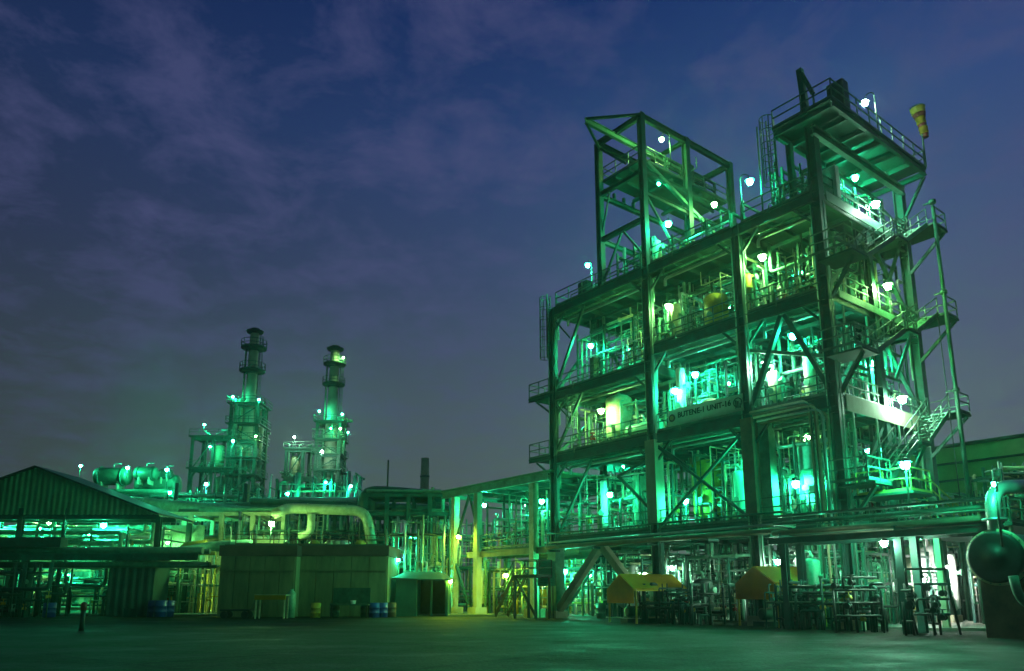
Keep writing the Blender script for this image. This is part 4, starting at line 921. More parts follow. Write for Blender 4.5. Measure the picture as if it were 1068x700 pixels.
MB().xbox(P + V((0, 0, .9)), 2.6, .9, .08).build('top', 'dpipe', t); MB().xbox(P + V((0, .4, 1.5)), 2.6, .06, 1.1).build('backboard', 'dpipe', t)
for x in (-1.2, 1.2):
    for y in (-.38, .38): MB().xbox(P + V((x, y, .44)), .08, .08, .88).build('leg', 'dark', t)
P = at(368, 640, 52.8); tag(recentre(MB().lathe(V((P.x, P.y, .945)), (0, 0, 1), [(0, .16), (.25, .2)], 12).build('bucket', 'white'), V((P.x, P.y, .945))), 'small white bucket on the dark steel bench', 'bucket')
# small dark hut
a, b = at(412, 640, 57), at(467, 640, 57); zz = at(430, 603, 57).z; zr_ = at(430, 596.5, 59).z; t = thing('small_hut', 'small dark green hut with pitched roof left of annex', 'hut', V(((a.x + b.x) / 2, 57, 0)))
xm = (a.x + b.x) / 2; wd = b.x - a.x
MB().xbox(V((a.x + wd * .2, 58.4, zz / 2)), wd * .4, 2.8, zz).build('wall', 'sheetd', t); MB().xbox(V((b.x - .1, 58.4, zz / 2)), .2, 2.8, zz).build('wall', 'sheetd', t); MB().xbox(V((xm, 59.8, zz / 2)), wd, .15, zz).build('wall', 'dark', t)
MB().xbox(V((b.x - 1.25, 57.1, zz / 2 - .1)), .14, .1, zz - .2).build('post', 'steel', t)
mb = MB(); l_, r_ = a.x - .3, b.x + .3
for s, y in ((0, 56.7), (1, 60.6)): mb.quad((l_, y, zz), (r_, y, zz - .1), (r_ - 1.0, 58.6, zr_), (l_ + .8, 58.6, zr_)); mb.quad((l_, y, zz - .1), (r_, y, zz - .2), (r_ - 1.0, 58.6, zr_ - .1), (l_ + .8, 58.6, zr_ - .1))
mb.quad((l_, 56.7, zz), (l_ + .8, 58.6, zr_), (l_, 60.6, zz)); mb.quad((r_, 56.7, zz - .1), (r_ - 1, 58.6, zr_), (r_, 60.6, zz - .1)); mb.quad((l_, 56.7, zz), (r_, 56.7, zz - .1), (r_, 56.7, zz - .2), (l_, 56.7, zz - .1)); mb.build('roof', 'sheetd', t)

# ------------------------------------------------------------------ middle distance: big pipes and racks
def bigpipe(label, pts, r, m, rings=0, bend=None):
    pts = [V(q) for q in pts]; t = thing('insulated_pipe', label, 'pipe', V((pts[0].x, pts[0].y, 0)), 'large insulated pipes at left')
    MB().tube(pts, r, 14, bend=bend or r * 2.6).build('pipe_body', m, t)
    for q0, q1 in zip(pts, pts[1:]):
        l = (q1 - q0).length; n = int(l / 3)
        for i in range(n): 
            c = q0.lerp(q1, (i + .5) / n); MB().lathe(c, (q1 - q0), [(-.04, r), (-.04, r + .04), (.04, r + .04), (.04, r)], 14).build('cladding_band', m, t)
    return t
bigpipe('thick cream pipe bending down onto the enclosure roof', [at(288, 535, 62), at(300, 530, 64), at(382, 533, 64), at(388, 570, 64)], .44, 'cream')
bigpipe('short cream branch pipe hanging under the thick cream pipe', [at(325, 536, 63.6), at(324, 556, 63.6), at(312, 560, 63.6)], .33, 'cream')
bigpipe('dark thick pipe looping over the rack right of the enclosures', [at(379, 535, 72), at(382, 514, 72), at(412, 515, 72), at(462, 520, 72)], .7, 'dpipe')
bigpipe('long pale pipe crossing behind the left shed roof', [at(135, 524, 74), at(262, 535, 74)], .6, 'mint')
bigpipe('bright silver pipe sloping between the shed and enclosure', [at(152, 575, 58), at(184, 577, 58), at(222, 570, 60), at(262, 568, 60)], .42, 'mint')
bigpipe('yellowish elbow pipe near the shed corner', [at(182, 582, 60), at(192, 570, 60), at(215, 567, 60)], .32, 'yellow')
bigpipe('long green header pipe beneath the far towers', [at(190, 528, 82), at(400, 528, 82)], .45, 'dpipe')
bigpipe('dark green header pipe above the cream pipe', [at(262, 523, 76), at(468, 531, 76)], .35, 'dpipe')
def rack(label, x0, x1, y0, y1, zs, nx, pr, seed, mcol='steel', n_pipe=6, ext=0):
    rg = random.Random(seed); t = thing('pipe_rack', label, 'pipe rack', V(((x0 + x1) / 2, (y0 + y1) / 2, 0)))
    for i in range(nx + 1):
        x = x0 + (x1 - x0) * i / nx; mb = MB()
        for y in (y0, y1): mb.ibeam((x, y, 0), (x, y, zs[-1] + ext), .35, .35, .04, side=X1)
        for z in zs: mb.ibeam((x, y0, z), (x, y1, z), .22, .3, .03)
        mb.build('trestle', mcol, t)
    for z in zs:
        for y in (y0, y1): MB().ibeam((x0, y, z - .02), (x1, y, z - .02), .2, .34, .03).build('side_beam', mcol, t)
        for k in range(n_pipe):
            y = y0 + (y1 - y0) * (k + .5) / n_pipe; r = rg.uniform(*pr); s0 = x0 + (x1 - x0) * rg.choice((0, 0, .1, .3)); s1 = x1 - (x1 - x0) * rg.choice((0, 0, .1, .25))
            p = [V((s0, y, z + .16 + r)), V((s1, y, z + .16 + r))]
            if rg.random() < .5: p.append(V((s1, y, z + rg.uniform(-2.5, 2))))
            MB().tube(p, r, 8).build('pipe', rg.choice(['mint', 'silver', 'dpipe', 'dpipe', 'cream', 'steel2']), t)
    return t
x0, x1 = at(165, 560, 66).x, at(295, 560, 66).x
rack('three level pipe rack between the shed and the enclosures', x0, x1, 66, 71, [3.6, 6.2, 8.6], 4, (.1, .3), 21, 'cream', 6)
x0, x1 = at(290, 560, 78).x, at(465, 560, 78).x
rack('long rack of dark pipes behind the enclosures', x0, x1, 78, 84, [4, 7, 10.4], 6, (.12, .35), 22, 'steel', 7)
x0, x1 = at(380, 560, 66).x, at(470, 560, 66).x
rack('tall rack with walkway left of the annex', x0, x1, 66, 70, [4, 6.4, 8.6, 10.3], 4, (.08, .22), 23, 'steel', 6)
x0, x1 = at(150, 520, 92).x, at(395, 520, 92).x
rack('far wide rack of headers under the two stack towers', x0, x1, 92, 99, [6, 9.6, 12.6], 9, (.2, .45), 24, 'steel2', 7)
x0, x1 = at(60, 520, 95).x, at(200, 520, 95).x
rack('far left elevated rack carrying the air coolers', x0, x1, 90, 97, [6, 10, 13.4], 6, (.15, .4), 25, 'steel', 6)
def zf(x0, y0):
    return lambda a, b, z: V((a, b, z))
pipework('pipe tangle between shed and enclosures', at(165, 560, 62).x, at(222, 560, 62).x, 61, 65, .12, 5, 50, 610, frame=lW, mats=['cream', 'yellow', 'mint', 'dpipe', 'silver'])
pipework('pipe tangle above and behind the enclosure roofs', at(228, 560, 64).x, at(400, 560, 64).x, 65, 72, .12, 8.8, 95, 611, frame=lW, rmax=.2)
pipework('pipe tangle below the tall rack left of annex', at(405, 560, 62).x, at(470, 560, 62).x, 61, 65, .12, 8, 80, 612, frame=lW, rmax=.14)
pipework('dense fittings on the far rack between the towers', at(280, 520, 100).x, at(372, 520, 100).x, 100, 106, 8, 18, 80, 613, frame=lW, rmax=.3)
pipework('fittings on the far rack left of the first tower', at(190, 520, 88).x, at(285, 520, 88).x, 84, 90, 7, 14, 80, 614, frame=lW, rmax=.25)
# pale back building seen low between shed and enclosures
a, b = at(160, 600, 74), at(300, 600, 74); t = thing('control_building', 'pale two storey building with window strips behind the rack', 'building', V(((a.x + b.x) / 2, 74, 0)))
xm = (a.x + b.x) / 2; wd = b.x - a.x
MB().xbox(V((xm, 77, 3.4)), wd, 5.8, 6.6).build('wall', 'cream', t); MB().xbox(V((xm, 76.9, 6.85)), wd + .6, 6.6, .25).build('roof', 'sheetd', t)
for k in range(7):
    for z in (1.8, 4.9): f = MB().xbox(V((a.x + wd * (k + .5) / 7, 74.05, z)), wd / 7 - .5, .12, 1.7).build('window_frame', 'white', t); MB().xbox(V((a.x + wd * (k + .5) / 7, 73.98, z)), wd / 7 - .7, .04, 1.45).build('pane', 'pane', f)
# air cooler drums on the far left rack
for i, (u0, u1, v, Y, m, lab) in enumerate(((100, 136, 497, 91, 'dpipe', 'pale green air cooler drum atop the far left rack'), (141, 164, 494, 91, 'dpipe', 'dark short drum with valves atop the far left rack'), (143, 187, 506, 93, 'dpipe', 'long dark drum at the right end of far left rack'), (166, 180, 495, 92, 'dark', 'small dark drum beside the rightmost far lamp'))):
    p, q = at(u0, v, Y), at(u1, v, Y); c = (p + q) / 2; r = (1.1, .8, 1.3, .6)[i]; c.z -= r + .6; vessel_h(lab, c, X1, r, (q - p).length - r * .6, m)
# thin mast
P = at(404, 510, 72); solo(MB().tube([V((P.x, P.y, 10)), V((P.x, P.y, at(404, 480, 72).z))], .09, 6), 'aerial', 'dark', 'thin dark aerial rising above the looping pipe', 'aerial', V((P.x, P.y, 10)))
# two square tower stacks with lattice bases
def stack(label, u, vt, Y, plats, vsh, vbase, half, sidew, seed):
    P = at(u, vt + 60, Y); P.z = 0; zt = at(u, vt, Y).z; t = thing('stack_tower', label, 'stack', P); up = V((0, 0, 1)); k = Y / FPX
    r = 5.6 * k; zsh = at(u, vsh, Y).z
    mb = MB(); mb.lathe(P, up, [(zsh - 14 * k * 5, r * 1.1), (zsh, r * 1.1), (zsh + 2, r), (zt - 9 * k, r * .86), (zt - 5 * k, r * .8)], 20); mb.build('chimney', 'shaft', t)
    MB().lathe(P, up, [(zt - 6 * k, r * .8), (zt - 5 * k, r * 1.5), (zt - 3 * k, r * 1.7), (zt - 1 * k, r * .9), (zt, r * .8)], 16).build('chimney_cap', 'dark', t)
    for v_, w in plats:
        z = at(u, v_, Y).z; rr = w * k / 2
        pm = MB(); pm.lathe(P, up, [(z, r * .9), (z, rr), (z + .35, rr), (z + .35, r * .9)], 18); pm.lathe(P, up, [(z - .5, r), (z - .05, rr * .85)], 12); pm.build('ring_platform', 'steel', t)
        rm = MB()
        for h in (.9, 1.7): rm.ring(P + up * (z + h), rr, .07, 18)
        for i in range(12):
            a = i * pi / 6; c = P + V((cos(a), sin(a), 0)) * rr + up * (z + .3); rm.bar(c, c + up * 1.5, .1)
        rm.build('platform_railing', 'rail', t)
    caged_ladder(t, P + V((r * 1.1 + .2, -.5, zsh)), zt - 9 * k, X1, cage_from=2.2)
    lad = MB(); lad.tube([P + V((-r - .5, 0, zsh)), P + V((-r - .5, 0, zt - 20 * k))], .22, 6); lad.build('riser_pipe', 'mint', t)
    # lattice base
    hw = half * k; zb_ = 0; levels = [6, 10, 14, 18, 21.5, 25, 28.5, 32, 35.5, 39, 42.5, 46, 50]; levels = [z for z in levels if z < zsh - 1] + [zsh]
    for sx in (-1, 1):
        for sy in (-1, 1): MB().ibeam(P + V((sx * hw, sy * hw, 0)), P + V((sx * hw, sy * hw, zsh)), .55, .55, .08, side=X1).build('tower_leg', 'steel', t)
    for i, z in enumerate(levels):
        fl = MB(); fl.xbox(P + up * z, hw * 2 + 1.6, hw * 2 + 1.6, .2)
        for s in (-1, 1): fl.bar(P + V((-hw, s * hw, z - .3)), P + V((hw, s * hw, z - .3)), .3, .5); fl.bar(P + V((s * hw, -hw, z - .3)), P + V((s * hw, hw, z - .3)), .3, .5)
        fl.build('floor', 'steel', t)
        h = hw + .8; rl = MB()
        for a, b in (((-h, -h), (h, -h)), ((h, -h), (h, h)), ((-h, -h), (-h, h))): rail_mb(rl, P + V((*a, z + .1)), P + V((*b, z + .1)), 1.3, 2, .05, False)
        rl.build('railing', 'rail', t)
        if i:
            z0 = levels[i - 1]; s = 1 if i % 2 else -1; b_ = MB(); b_.bar(P + V((-hw * s, -hw, z0)), P + V((hw * s, -hw, z - .5)), .2); b_.bar(P + V((hw, -hw * s, z0)), P + V((hw, hw * s, z - .5)), .2); b_.build('brace', 'steel', t)
    rg = random.Random(seed)
    for i in range(44):
        x = rg.uniform(-hw, hw * 1.3); y = rg.uniform(-hw * 1.1, hw); z0 = rg.choice(levels[:-1]); z1 = z0 + rg.uniform(3, 14); z1 = min(z1, zsh + 1); m = rg.choice(['mint', 'silver', 'cream', 'steel2', 'dpipe'])
        MB().tube([P + V((x, y, z0)), P + V((x, y, z1)), P + V((x + rg.uniform(-3, 3), y, z1))], rg.uniform(.1, .4), 7).build('pipe', m, t)
    # side structure left
    zs = at(u - sidew[1], sidew[2], Y).z; X0, X1_ = -sidew[1] * k, -sidew[0] * k
    for x in (X0, (X0 + X1_) / 2, X1_):
        for sy in (-1, 1): MB().ibeam(P + V((x, sy * hw, 0)), P + V((x, sy * hw, zs)), .5, .5, .07, side=X1).build('tower_leg', 'steel', t)
    zz = zs; xm = (X0 + X1_) / 2
    for i in range(4):
        if zz < 8: break
        fl = MB(); fl.xbox(P + V((xm, 0, zz)), X1_ - X0 + 1.4, hw * 2 + 1, .3); fl.bar(P + V((X0, -hw, zz - .5)), P + V((X1_, -hw, zz - .5)), .3, .7); fl.build('floor', 'steel', t)
        rail_mb(MB(), P + V((X0 - .6, -hw - .5, zz + .1)), P + V((X1_ + .6, -hw - .5, zz + .1)), 1.3, 2, .05, False).build('railing', 'rail', t)
        MB().bar(P + V((X0, -hw, zz - 7)), P + V((xm, -hw, zz - .6)), .2).build('brace', 'steel', t)
        vv = MB(); vv.lathe(P + V((rg.uniform(X0 + 1.5, X1_ - 1.5), -hw * .3, zz - 6.2)), up, [(0, .2), (.4, 1.1), (4.4, 1.1), (4.9, .2)], 14); vv.build('vessel', rg.choice(['mint', 'cream', 'silver']), t)
        for j in range(7):
            x = rg.uniform(X0, X1_); y = rg.uniform(-hw, 0); MB().tube([P + V((x, y, zz - 6)), P + V((x, y, zz + rg.uniform(-2, 1.2))), P + V((x + rg.uniform(-2, 2), y, zz + 1.2))], rg.uniform(.1, .3), 6).build('pipe', rg.choice(['mint', 'silver', 'dpipe']), t)
        zz -= 6.5
    return t
stack('taller cream stack tower with ring platforms, left of the pair', 262, 343, 150, [(364, 27), (388, 27)], 424, 520, 14, (8, 52, 458), 31)
stack('shorter cream stack tower with ring platforms, right of the pair', 347, 361, 165, [(381, 24), (402, 24)], 442, 520, 12, (8, 43, 470), 32)
P = at(443, 500, 300); zt = at(443, 478, 300).z; t = thing('far_stack', 'faint distant banded chimney rising behind the annex roof', 'chimney', V((P.x, P.y, 0)))
MB().lathe(V((P.x, P.y, 0)), (0, 0, 1), [(0, 2.4), (zt, 1.6)], 18).build('chimney', 'conc', t); MB().lathe(V((P.x, P.y, zt - 8)), (0, 0, 1), [(0, 1.7), (0, 2.0), (.8, 2.0), (.8, 1.7)], 18).build('band', 'steel', t)

# ================================================================== LAMPS
FB = .6
def LB(u, v, b, k, c, l, r=.17, rot=None): lamp(onb(u, v, b), k, c, l, r, rot)
def LA(u, v, a, k, c, l, r=.17, rot=None): lamp(ona(u, v, a), k, c, l, r, rot)
def LY(u, v, Y, k, c, l, r=.17, rot=None): lamp(at(u, v, Y), k, c, l, r, rot)
for a in (
        (690, 146, 2.0, 'goose', 'w', 'lit gooseneck lamp inside the top of the hoist frame', .15), (697, 234, 1.6, 'hang', 'g', 'brilliant green lamp at foot of the hoist frame on fifth deck', .2),
        (745, 214, 5.5, 'hang', 'w', 'yellowish lamp under the right end of the hoist frame', .18), (687, 192, 2, 'hang', 'g', 'small dim lamp under the hoist frame upper deck', .1),
        (613, 277, 1.0, 'goose', 'g', 'hooked lamp on the fifth deck left of the hoist frame', .16), (782, 190, .1, 'goose', 'g', 'hooked lamp on the fifth deck right of the hoist frame', .19),
        (795, 269, 1.2, 'hang', 'w', 'yellowish lamp on fourth deck right of third column', .19), (697, 320, 1.2, 'post', 'w', 'warm lamp on the fourth deck right of second column', .19),
        (616, 361, 1.0, 'goose', 'g', 'lamp on the fourth deck of the left bay', .18), (725, 391, 1.6, 'post', 't', 'teal green lamp on post above the middle of the banner', .2),
        (704, 408, .8, 'post', 'g', 'bright lamp just above the left end of the banner', .2), (827, 351, 1.0, 'hang', 't', 'green lamp hanging under fourth deck in right bay', .2),
        (799, 380, .8, 'post', 'p', 'white lamp beside the third column on third deck', .2), (627, 429, .8, 'goose', 'w', 'yellow lamp on third deck by the fat cream vessel', .2),
        (782, 467, .4, 'hang', 'g', 'green lamp below third deck beside third column', .17), (636, 516, 1.2, 'hang', 'g', 'bright lamp in second floor left bay', .2),
        (715, 523, 1.0, 'post', 'g', 'bright lamp on second floor right of second column', .18), (830, 505, 1.2, 'hang', 'g', 'broad bright lamp on second floor right bay', .22),
        (842, 457, 3, 'hang', 'w', 'small yellow lamp under third deck of right bay', .15), (589, 596, 1.5, 'post', 'g', 'brilliant ground floor lamp behind the chevron brace foot', .2), (587, 613, 2.5, 'post', 'p', 'small white lamp below the brilliant ground lamp', .1),
        (700, 592, 2.0, 'hang', 'p', 'small ground floor lamp right of second column', .13), (672, 598, 3.0, 'hang', 'p', 'small ground floor lamp above the olive canopy', .13), (811, 586, 1.2, 'hang', 'p', 'green ground floor lamp above the orange canopy', .16),
        (505, 527, 1.5, 'hang', 'g', 'lamp under the annex roof near its left column', .18), (549, 527, 6, 'hang', 'g', 'dimmer lamp deep beneath the annex roof', .14), (565, 523, .8, 'hang', 'g', 'bright lamp under annex roof next to corner column', .2),
        (650, 487, 6, 'hang', 't', 'small teal lamp high at back of second floor left bay', .1)):
    LB(*a)
for a in (
        (902, 108, -1.2, 'goose', 'p', 'hooked lamp on the railing of the top right platform', .17), (892, 186, .8, 'hang', 'g', 'green lamp at fifth deck of right face, left of the pair', .18), (913, 214, -.5, 'goose', 'p', 'brighter lamp at fifth deck of right face, right of the pair', .2, -.912),
        (926, 299, -.6, 'goose', 'w', 'yellowish lamp on the fourth deck of right face', .2, -.912), (912, 379, .5, 'hang', 'g', 'lamp under the stair landing on right face', .2), (941, 417, -.7, 'goose', 'p', 'lamp on the third deck right face above pale fascia', .22, -.912),
        (944, 485, -3.2, 'post', 'g', 'brilliant lamp on post beside the yellow stair rails', .22), (922, 567, -3, 'hang', 'p', 'very bright white lamp under the right pipe rack', .24)):
    LA(*a)
for a in ((1037, 505, 27.3, 'post', 'g', 'small teal lamp above the elbow pipe of big tank', .1), (84, 486, 90, 'post', 'g', 'far lamp on left end of the air cooler rack', .25), (133, 488, 89, 'post', 'g', 'far lamp at end of the pale air cooler drum', .3), (174, 490, 89, 'post', 'g', 'far lamp at right end of the air cooler rack', .3), (177, 514, 88, 'hang', 'g', 'far greenish lamp under the long dark drum', .2),
          (-2, 543, 62, 'hang', 'g', 'shed lamp cut by the left picture edge', .2), (41, 550, 60, 'post', 'g', 'bright lamp in left shed, left of the yellowish one', .2), (51, 545, 63, 'hang', 'w', 'yellowish lamp under the left shed roof', .18), (93, 556, 60, 'post', 'g', 'bright lamp in left shed, lower of the right pair', .2), (108, 548, 60, 'hang', 'g', 'bright lamp in left shed, upper of the right pair', .22),
          (283, 546, 61, 'post', 'w', 'yellow lamp above the left enclosure roof', .22), (415, 584, 60, 'post', 'g', 'small lamp above the small hut', .13), (175, 566, 62, 'hang', 'w', 'small yellow lamp near the shed right corner', .12),
          (213, 443, 147, 'post', 'g', 'lamp on the low side frame of the left stack tower', .33), (243, 414, 147, 'post', 'g', 'lamp left on the neck of the left stack tower', .3), (270, 417, 144, 'post', 'g', 'lamp right on the neck of left stack tower', .3), (243, 460, 141, 'post', 't', 'brightest teal lamp in middle of left stack tower', .4), (267, 455, 144, 'post', 'w', 'yellowish lamp on right side of left stack tower', .24), (219, 466, 145, 'post', 'g', 'dim lamp low in the side frame of left stack tower', .18),
          (307, 456, 160, 'post', 'p', 'warm lamp on side frame of the right stack tower', .36), (333, 429, 162, 'post', 'g', 'lamp left on the neck of the right stack tower', .32), (357, 432, 160, 'post', 'g', 'lamp right on the neck of the right stack tower', .3), (345, 447, 160, 'post', 'g', 'left of three lamps in a row on right stack tower', .24), (355, 447, 159, 'post', 'w', 'middle of three lamps in a row on right stack tower', .28), (363, 451, 160, 'post', 'g', 'right of three lamps in a row on right stack tower', .24), (358, 373, 163, 'post', 'w', 'topmost yellow lamp on the right stack tower', .28), (336, 471, 156, 'post', 'p', 'big bright lamp in the middle of the right stack tower', .42),
          (340, 503, 100, 'post', 't', 'teal lamp on the far rack left of the pair', .26), (366, 507, 100, 'post', 't', 'teal lamp on the far rack right of the pair', .26),
          (985, 592, 42, 'post', 'n', 'white lamp behind pipes in the bright yard, right one', .34), (962, 606, 41, 'post', 'n', 'white lamp behind pipes in the bright yard, left one', .3), (470, 606, 57, 'post', 'y', 'small yellow lamp at left foot of the annex', .14), (187, 600, 70, 'post', 'y', 'yellow ground lamp between shed and enclosures', .16),
          (528, 600, 57, 'post', 'y', 'yellow lamp hidden behind the access stair', .16), (30, 600, 61, 'post', 'w', 'low yellow lamp among pipes in left shed', .13), (750, 540, 60, 'post', 'g', 'lamp deep behind the structure middle bay', .14)):
    LY(*a)

for a in ((603, 440, 3.5, 'hang', 'g', 'small lamp behind the railing of third deck near left corner', .1), (655, 365, 4.5, 'hang', 'g', 'small lamp deep on the fourth deck left bay', .1), (760, 320, 4.5, 'hang', 'g', 'small lamp deep in the fourth deck middle bay', .12),
          (760, 400, 5, 'hang', 't', 'small teal lamp deep on third deck behind the banner end', .12), (835, 285, 4, 'hang', 'g', 'small lamp deep on fourth deck of the right bay', .11), (672, 545, 5.5, 'hang', 'g', 'small lamp low at the rear of second floor left bay', .11),
          (755, 500, 5.5, 'hang', 't', 'teal lamp behind the cross brace of middle bay', .13), (870, 500, 5, 'hang', 'g', 'small lamp behind the riser pipes on second floor', .11), (640, 610, 8, 'hang', 'w', 'dim yellow lamp far back under the structure', .12),
          (740, 606, 6, 'hang', 'p', 'white lamp at ground level between the canopies', .15), (850, 600, 5, 'hang', 'g', 'small ground lamp right of the orange canopy', .13), (615, 600, 4, 'hang', 'g', 'ground lamp under the left chevron brace', .13)):
    LB(*a)
for a in ((860, 560, 1.5, 'hang', 'g', 'small lamp under corner of the right face', .1), (905, 470, 1.5, 'hang', 'g', 'lamp under the third deck of right face', .13), (960, 560, -3, 'hang', 'g', 'small lamp under the lower platform right end', .12)): LA(*a)
for a in ((240, 596, 73.2, 'post', 'y', 'low lamp behind the left enclosure', .14), (200, 548, 70, 'post', 'g', 'small lamp on rack left of the enclosures', .13), (430, 560, 64, 'post', 'g', 'small lamp in the tall rack left of annex', .13), (445, 600, 62, 'post', 'g', 'small lamp low behind the small hut', .13), (215, 505, 90, 'post', 'g', 'small lamp on far rack left of first tower', .2), (300, 515, 98, 'post', 't', 'small teal lamp on the far rack between towers', .2),
          (478, 560, 60, 'post', 'y', 'yellow lamp at the left columns of annex', .14), (600, 575, 62, 'post', 'g', 'lamp behind structure left bay at ground', .14), (70, 600, 60, 'post', 'g', 'low green lamp among pipes in left shed', .13), (8, 598, 59, 'post', 'g', 'low green lamp at far left of shed', .13)): LY(*a)

# steam behind the left rack
sm = bpy.data.materials.new('steam'); sm.use_nodes = True; nt = sm.node_tree; nt.nodes.clear()
o_ = nt.nodes.new('ShaderNodeOutputMaterial'); pv = nt.nodes.new('ShaderNodeVolumePrincipled'); pv.inputs['Color'].default_value = (.99, 1, .99, 1); pv.inputs['Anisotropy'].default_value = .5
tc = nt.nodes.new('ShaderNodeTexCoord'); ln = nt.nodes.new('ShaderNodeVectorMath'); ln.operation = 'LENGTH'; mp = nt.nodes.new('ShaderNodeMapping'); mp.inputs['Scale'].default_value = (1 / 7., 1 / 7., 1 / 15.); mp.inputs['Location'].default_value = (0, 0, -.75)
nz = nt.nodes.new('ShaderNodeTexNoise'); nz.inputs['Scale'].default_value = .16; nz.inputs['Detail'].default_value = 3
mr = nt.nodes.new('ShaderNodeMapRange'); mr.inputs['From Min'].default_value = .2; mr.inputs['From Max'].default_value = 1.; mr.inputs['To Min'].default_value = .05; mr.inputs['To Max'].default_value = 0
mm = nt.nodes.new('ShaderNodeMath'); mm.operation = 'MULTIPLY'
Lk = nt.links.new; Lk(tc.outputs['Object'], mp.inputs[0]); Lk(mp.outputs[0], ln.inputs[0]); Lk(ln.outputs['Value'], mr.inputs[0]); Lk(tc.outputs['Object'], nz.inputs['Vector']); Lk(mr.outputs[0], mm.inputs[0]); Lk(nz.outputs['Fac'], mm.inputs[1]); Lk(mm.outputs[0], pv.inputs['Density']); Lk(pv.outputs[0], o_.inputs['Volume'])
P = at(146, 492, 99); b0 = V((P.x, P.y, P.z - 3)); t = MB().xbox(b0 + V((0, 0, 11.5)), 15, 15, 24).build('steam_plume', sm); recentre(t, b0); tag(t, 'pale steam plume rising behind the left air coolers', 'steam'); t['kind'] = 'stuff'

# ================================================================== HAZE
hz = bpy.data.materials.new('haze_air'); hz.use_nodes = True; nt = hz.node_tree; nt.nodes.clear()
o_ = nt.nodes.new('ShaderNodeOutputMaterial'); pv = nt.nodes.new('ShaderNodeVolumePrincipled'); pv.inputs['Color'].default_value = (.85, .92, .9, 1); pv.inputs['Density'].default_value = .0004; pv.inputs['Anisotropy'].default_value = .8
nt.links.new(pv.outputs[0], o_.inputs['Volume'])
h_ = MB().xbox(V((0, 200, 31)), 520, 420, 66).build('haze', hz); h_['kind'] = 'stuff'

# ================================================================== WORLD
w = bpy.data.worlds.new('World'); sc.world = w; w.use_nodes = True; nt = w.node_tree; N = nt.nodes; L = nt.links; bg = N['Background']
tc = N.new('ShaderNodeTexCoord'); sx = N.new('ShaderNodeSeparateXYZ'); L.new(tc.outputs['Generated'], sx.inputs[0])
cr = N.new('ShaderNodeValToRGB'); L.new(sx.outputs['Z'], cr.inputs[0]); e = cr.color_ramp.elements
def lin(r, g, b): return tuple(((x / 255) / 12.92 if x / 255 <= .04045 else ((x / 255 + .055) / 1.055) ** 2.4) for x in (r, g, b)) + (1,)
stops = ((0, (84, 98, 90)), (.12, (82, 96, 96)), (.25, (74, 88, 102)), (.4, (60, 74, 110)), (.55, (42, 64, 112)), (.68, (22, 46, 98)), (1, (12, 24, 66)))
while len(e) < len(stops): e.new(.5)
for i, (p, c) in enumerate(stops): e[i].position = p; e[i].color = lin(*c)
# darker towards the left side of the sky
mrx = N.new('ShaderNodeMapRange'); mrx.inputs['From Min'].default_value = -.6; mrx.inputs['From Max'].default_value = .35; mrx.inputs['To Min'].default_value = .5; mrx.inputs['To Max'].default_value = 1.2; L.new(sx.outputs['X'], mrx.inputs[0])
# added green fill on the unseen sky behind the camera, lights surfaces facing it
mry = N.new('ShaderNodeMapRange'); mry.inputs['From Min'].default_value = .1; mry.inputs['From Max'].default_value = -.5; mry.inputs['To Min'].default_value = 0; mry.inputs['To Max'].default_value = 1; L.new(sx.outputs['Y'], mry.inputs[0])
mu = N.new('ShaderNodeMix'); mu.data_type = 'RGBA'; mu.blend_type = 'MULTIPLY'; mu.inputs['Factor'].default_value = 1; L.new(cr.outputs[0], mu.inputs['A']); L.new(mrx.outputs[0], mu.inputs['B'])
# clouds on a flat layer
dv_ = N.new('ShaderNodeVectorMath'); dv_.operation = 'DIVIDE'; zz_ = N.new('ShaderNodeMath'); zz_.operation = 'ADD'; zz_.inputs[1].default_value = .12; L.new(sx.outputs['Z'], zz_.inputs[0])
cb = N.new('ShaderNodeCombineXYZ'); [L.new(zz_.outputs[0], cb.inputs[i]) for i in range(3)]; L.new(tc.outputs['Generated'], dv_.inputs[0]); L.new(cb.outputs[0], dv_.inputs[1])
cn = N.new('ShaderNodeTexNoise'); cn.inputs['Scale'].default_value = 5.0; cn.inputs['Detail'].default_value = 12; cn.inputs['Roughness'].default_value = .66; cn.inputs['Distortion'].default_value = .25; L.new(dv_.outputs[0], cn.inputs['Vector'])
cc = N.new('ShaderNodeValToRGB'); cc.color_ramp.elements[0].position = .44; cc.color_ramp.elements[0].color = (0, 0, 0, 1); cc.color_ramp.elements[1].position = .66; cc.color_ramp.elements[1].color = (.62, .62, .62, 1); L.new(cn.outputs['Fac'], cc.inputs[0])
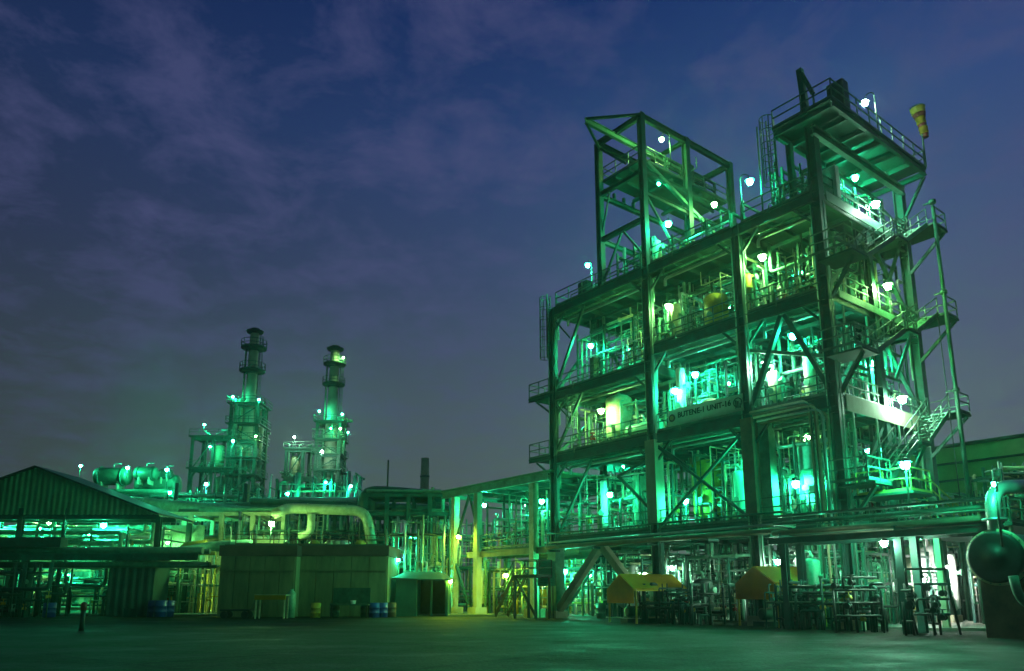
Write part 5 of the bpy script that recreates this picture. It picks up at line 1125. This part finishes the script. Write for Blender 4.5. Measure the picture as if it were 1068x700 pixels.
cm = N.new('ShaderNodeMix'); cm.data_type = 'RGBA'; fz = N.new('ShaderNodeMapRange'); fz.inputs['From Min'].default_value = .1; fz.inputs['From Max'].default_value = .42; fz.inputs['To Min'].default_value = .3; L.new(sx.outputs['Z'], fz.inputs[0]); fm = N.new('ShaderNodeMath'); fm.operation = 'MULTIPLY'; L.new(cc.outputs[0], fm.inputs[0]); L.new(fz.outputs[0], fm.inputs[1]); L.new(fm.outputs[0], cm.inputs['Factor']); L.new(mu.outputs['Result'], cm.inputs['A']); cm.inputs['B'].default_value = lin(74, 78, 120)
sky = N.new('ShaderNodeTexSky'); sky.sky_type = 'NISHITA'; sky.sun_disc = False; sky.sun_elevation = radians(-3); sky.sun_rotation = radians(60)
sv = N.new('ShaderNodeMix'); sv.data_type = 'RGBA'; sv.blend_type = 'ADD'; sv.inputs['Factor'].default_value = .02; L.new(cm.outputs['Result'], sv.inputs['A']); L.new(sky.outputs[0], sv.inputs['B'])
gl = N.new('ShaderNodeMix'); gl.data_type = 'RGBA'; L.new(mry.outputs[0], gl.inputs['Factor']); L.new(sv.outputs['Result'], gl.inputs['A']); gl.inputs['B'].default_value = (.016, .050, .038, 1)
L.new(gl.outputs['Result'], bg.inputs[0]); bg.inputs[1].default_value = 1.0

# ================================================================== CAMERA / RENDER
cd = bpy.data.cameras.new('camera'); co = bpy.data.objects.new('camera', cd); COL.objects.link(co); sc.camera = co
co.location = (0, 0, EYE); co.rotation_euler = (pi / 2 + PITCH, 0, 0); cd.sensor_width = 36; cd.lens = FPX / 1068 * 36; cd.shift_x = (534 - PCX) / 1068; cd.shift_y = (PCY - 350) / 1068; cd.clip_end = 3000; cd.clip_start = .1
sc.render.engine = 'CYCLES'; sc.view_settings.view_transform = 'Standard'; sc.view_settings.look = 'None'; sc.view_settings.exposure = 0; sc.view_settings.gamma = 1
sc.cycles.max_bounces = 3; sc.cycles.diffuse_bounces = 2; sc.cycles.glossy_bounces = 2; sc.cycles.volume_bounces = 0; sc.cycles.sample_clamp_indirect = 3; sc.cycles.use_light_tree = True
sc.render.resolution_x = 1024; sc.render.resolution_y = 671
print('OBJECTS', len(bpy.data.objects))
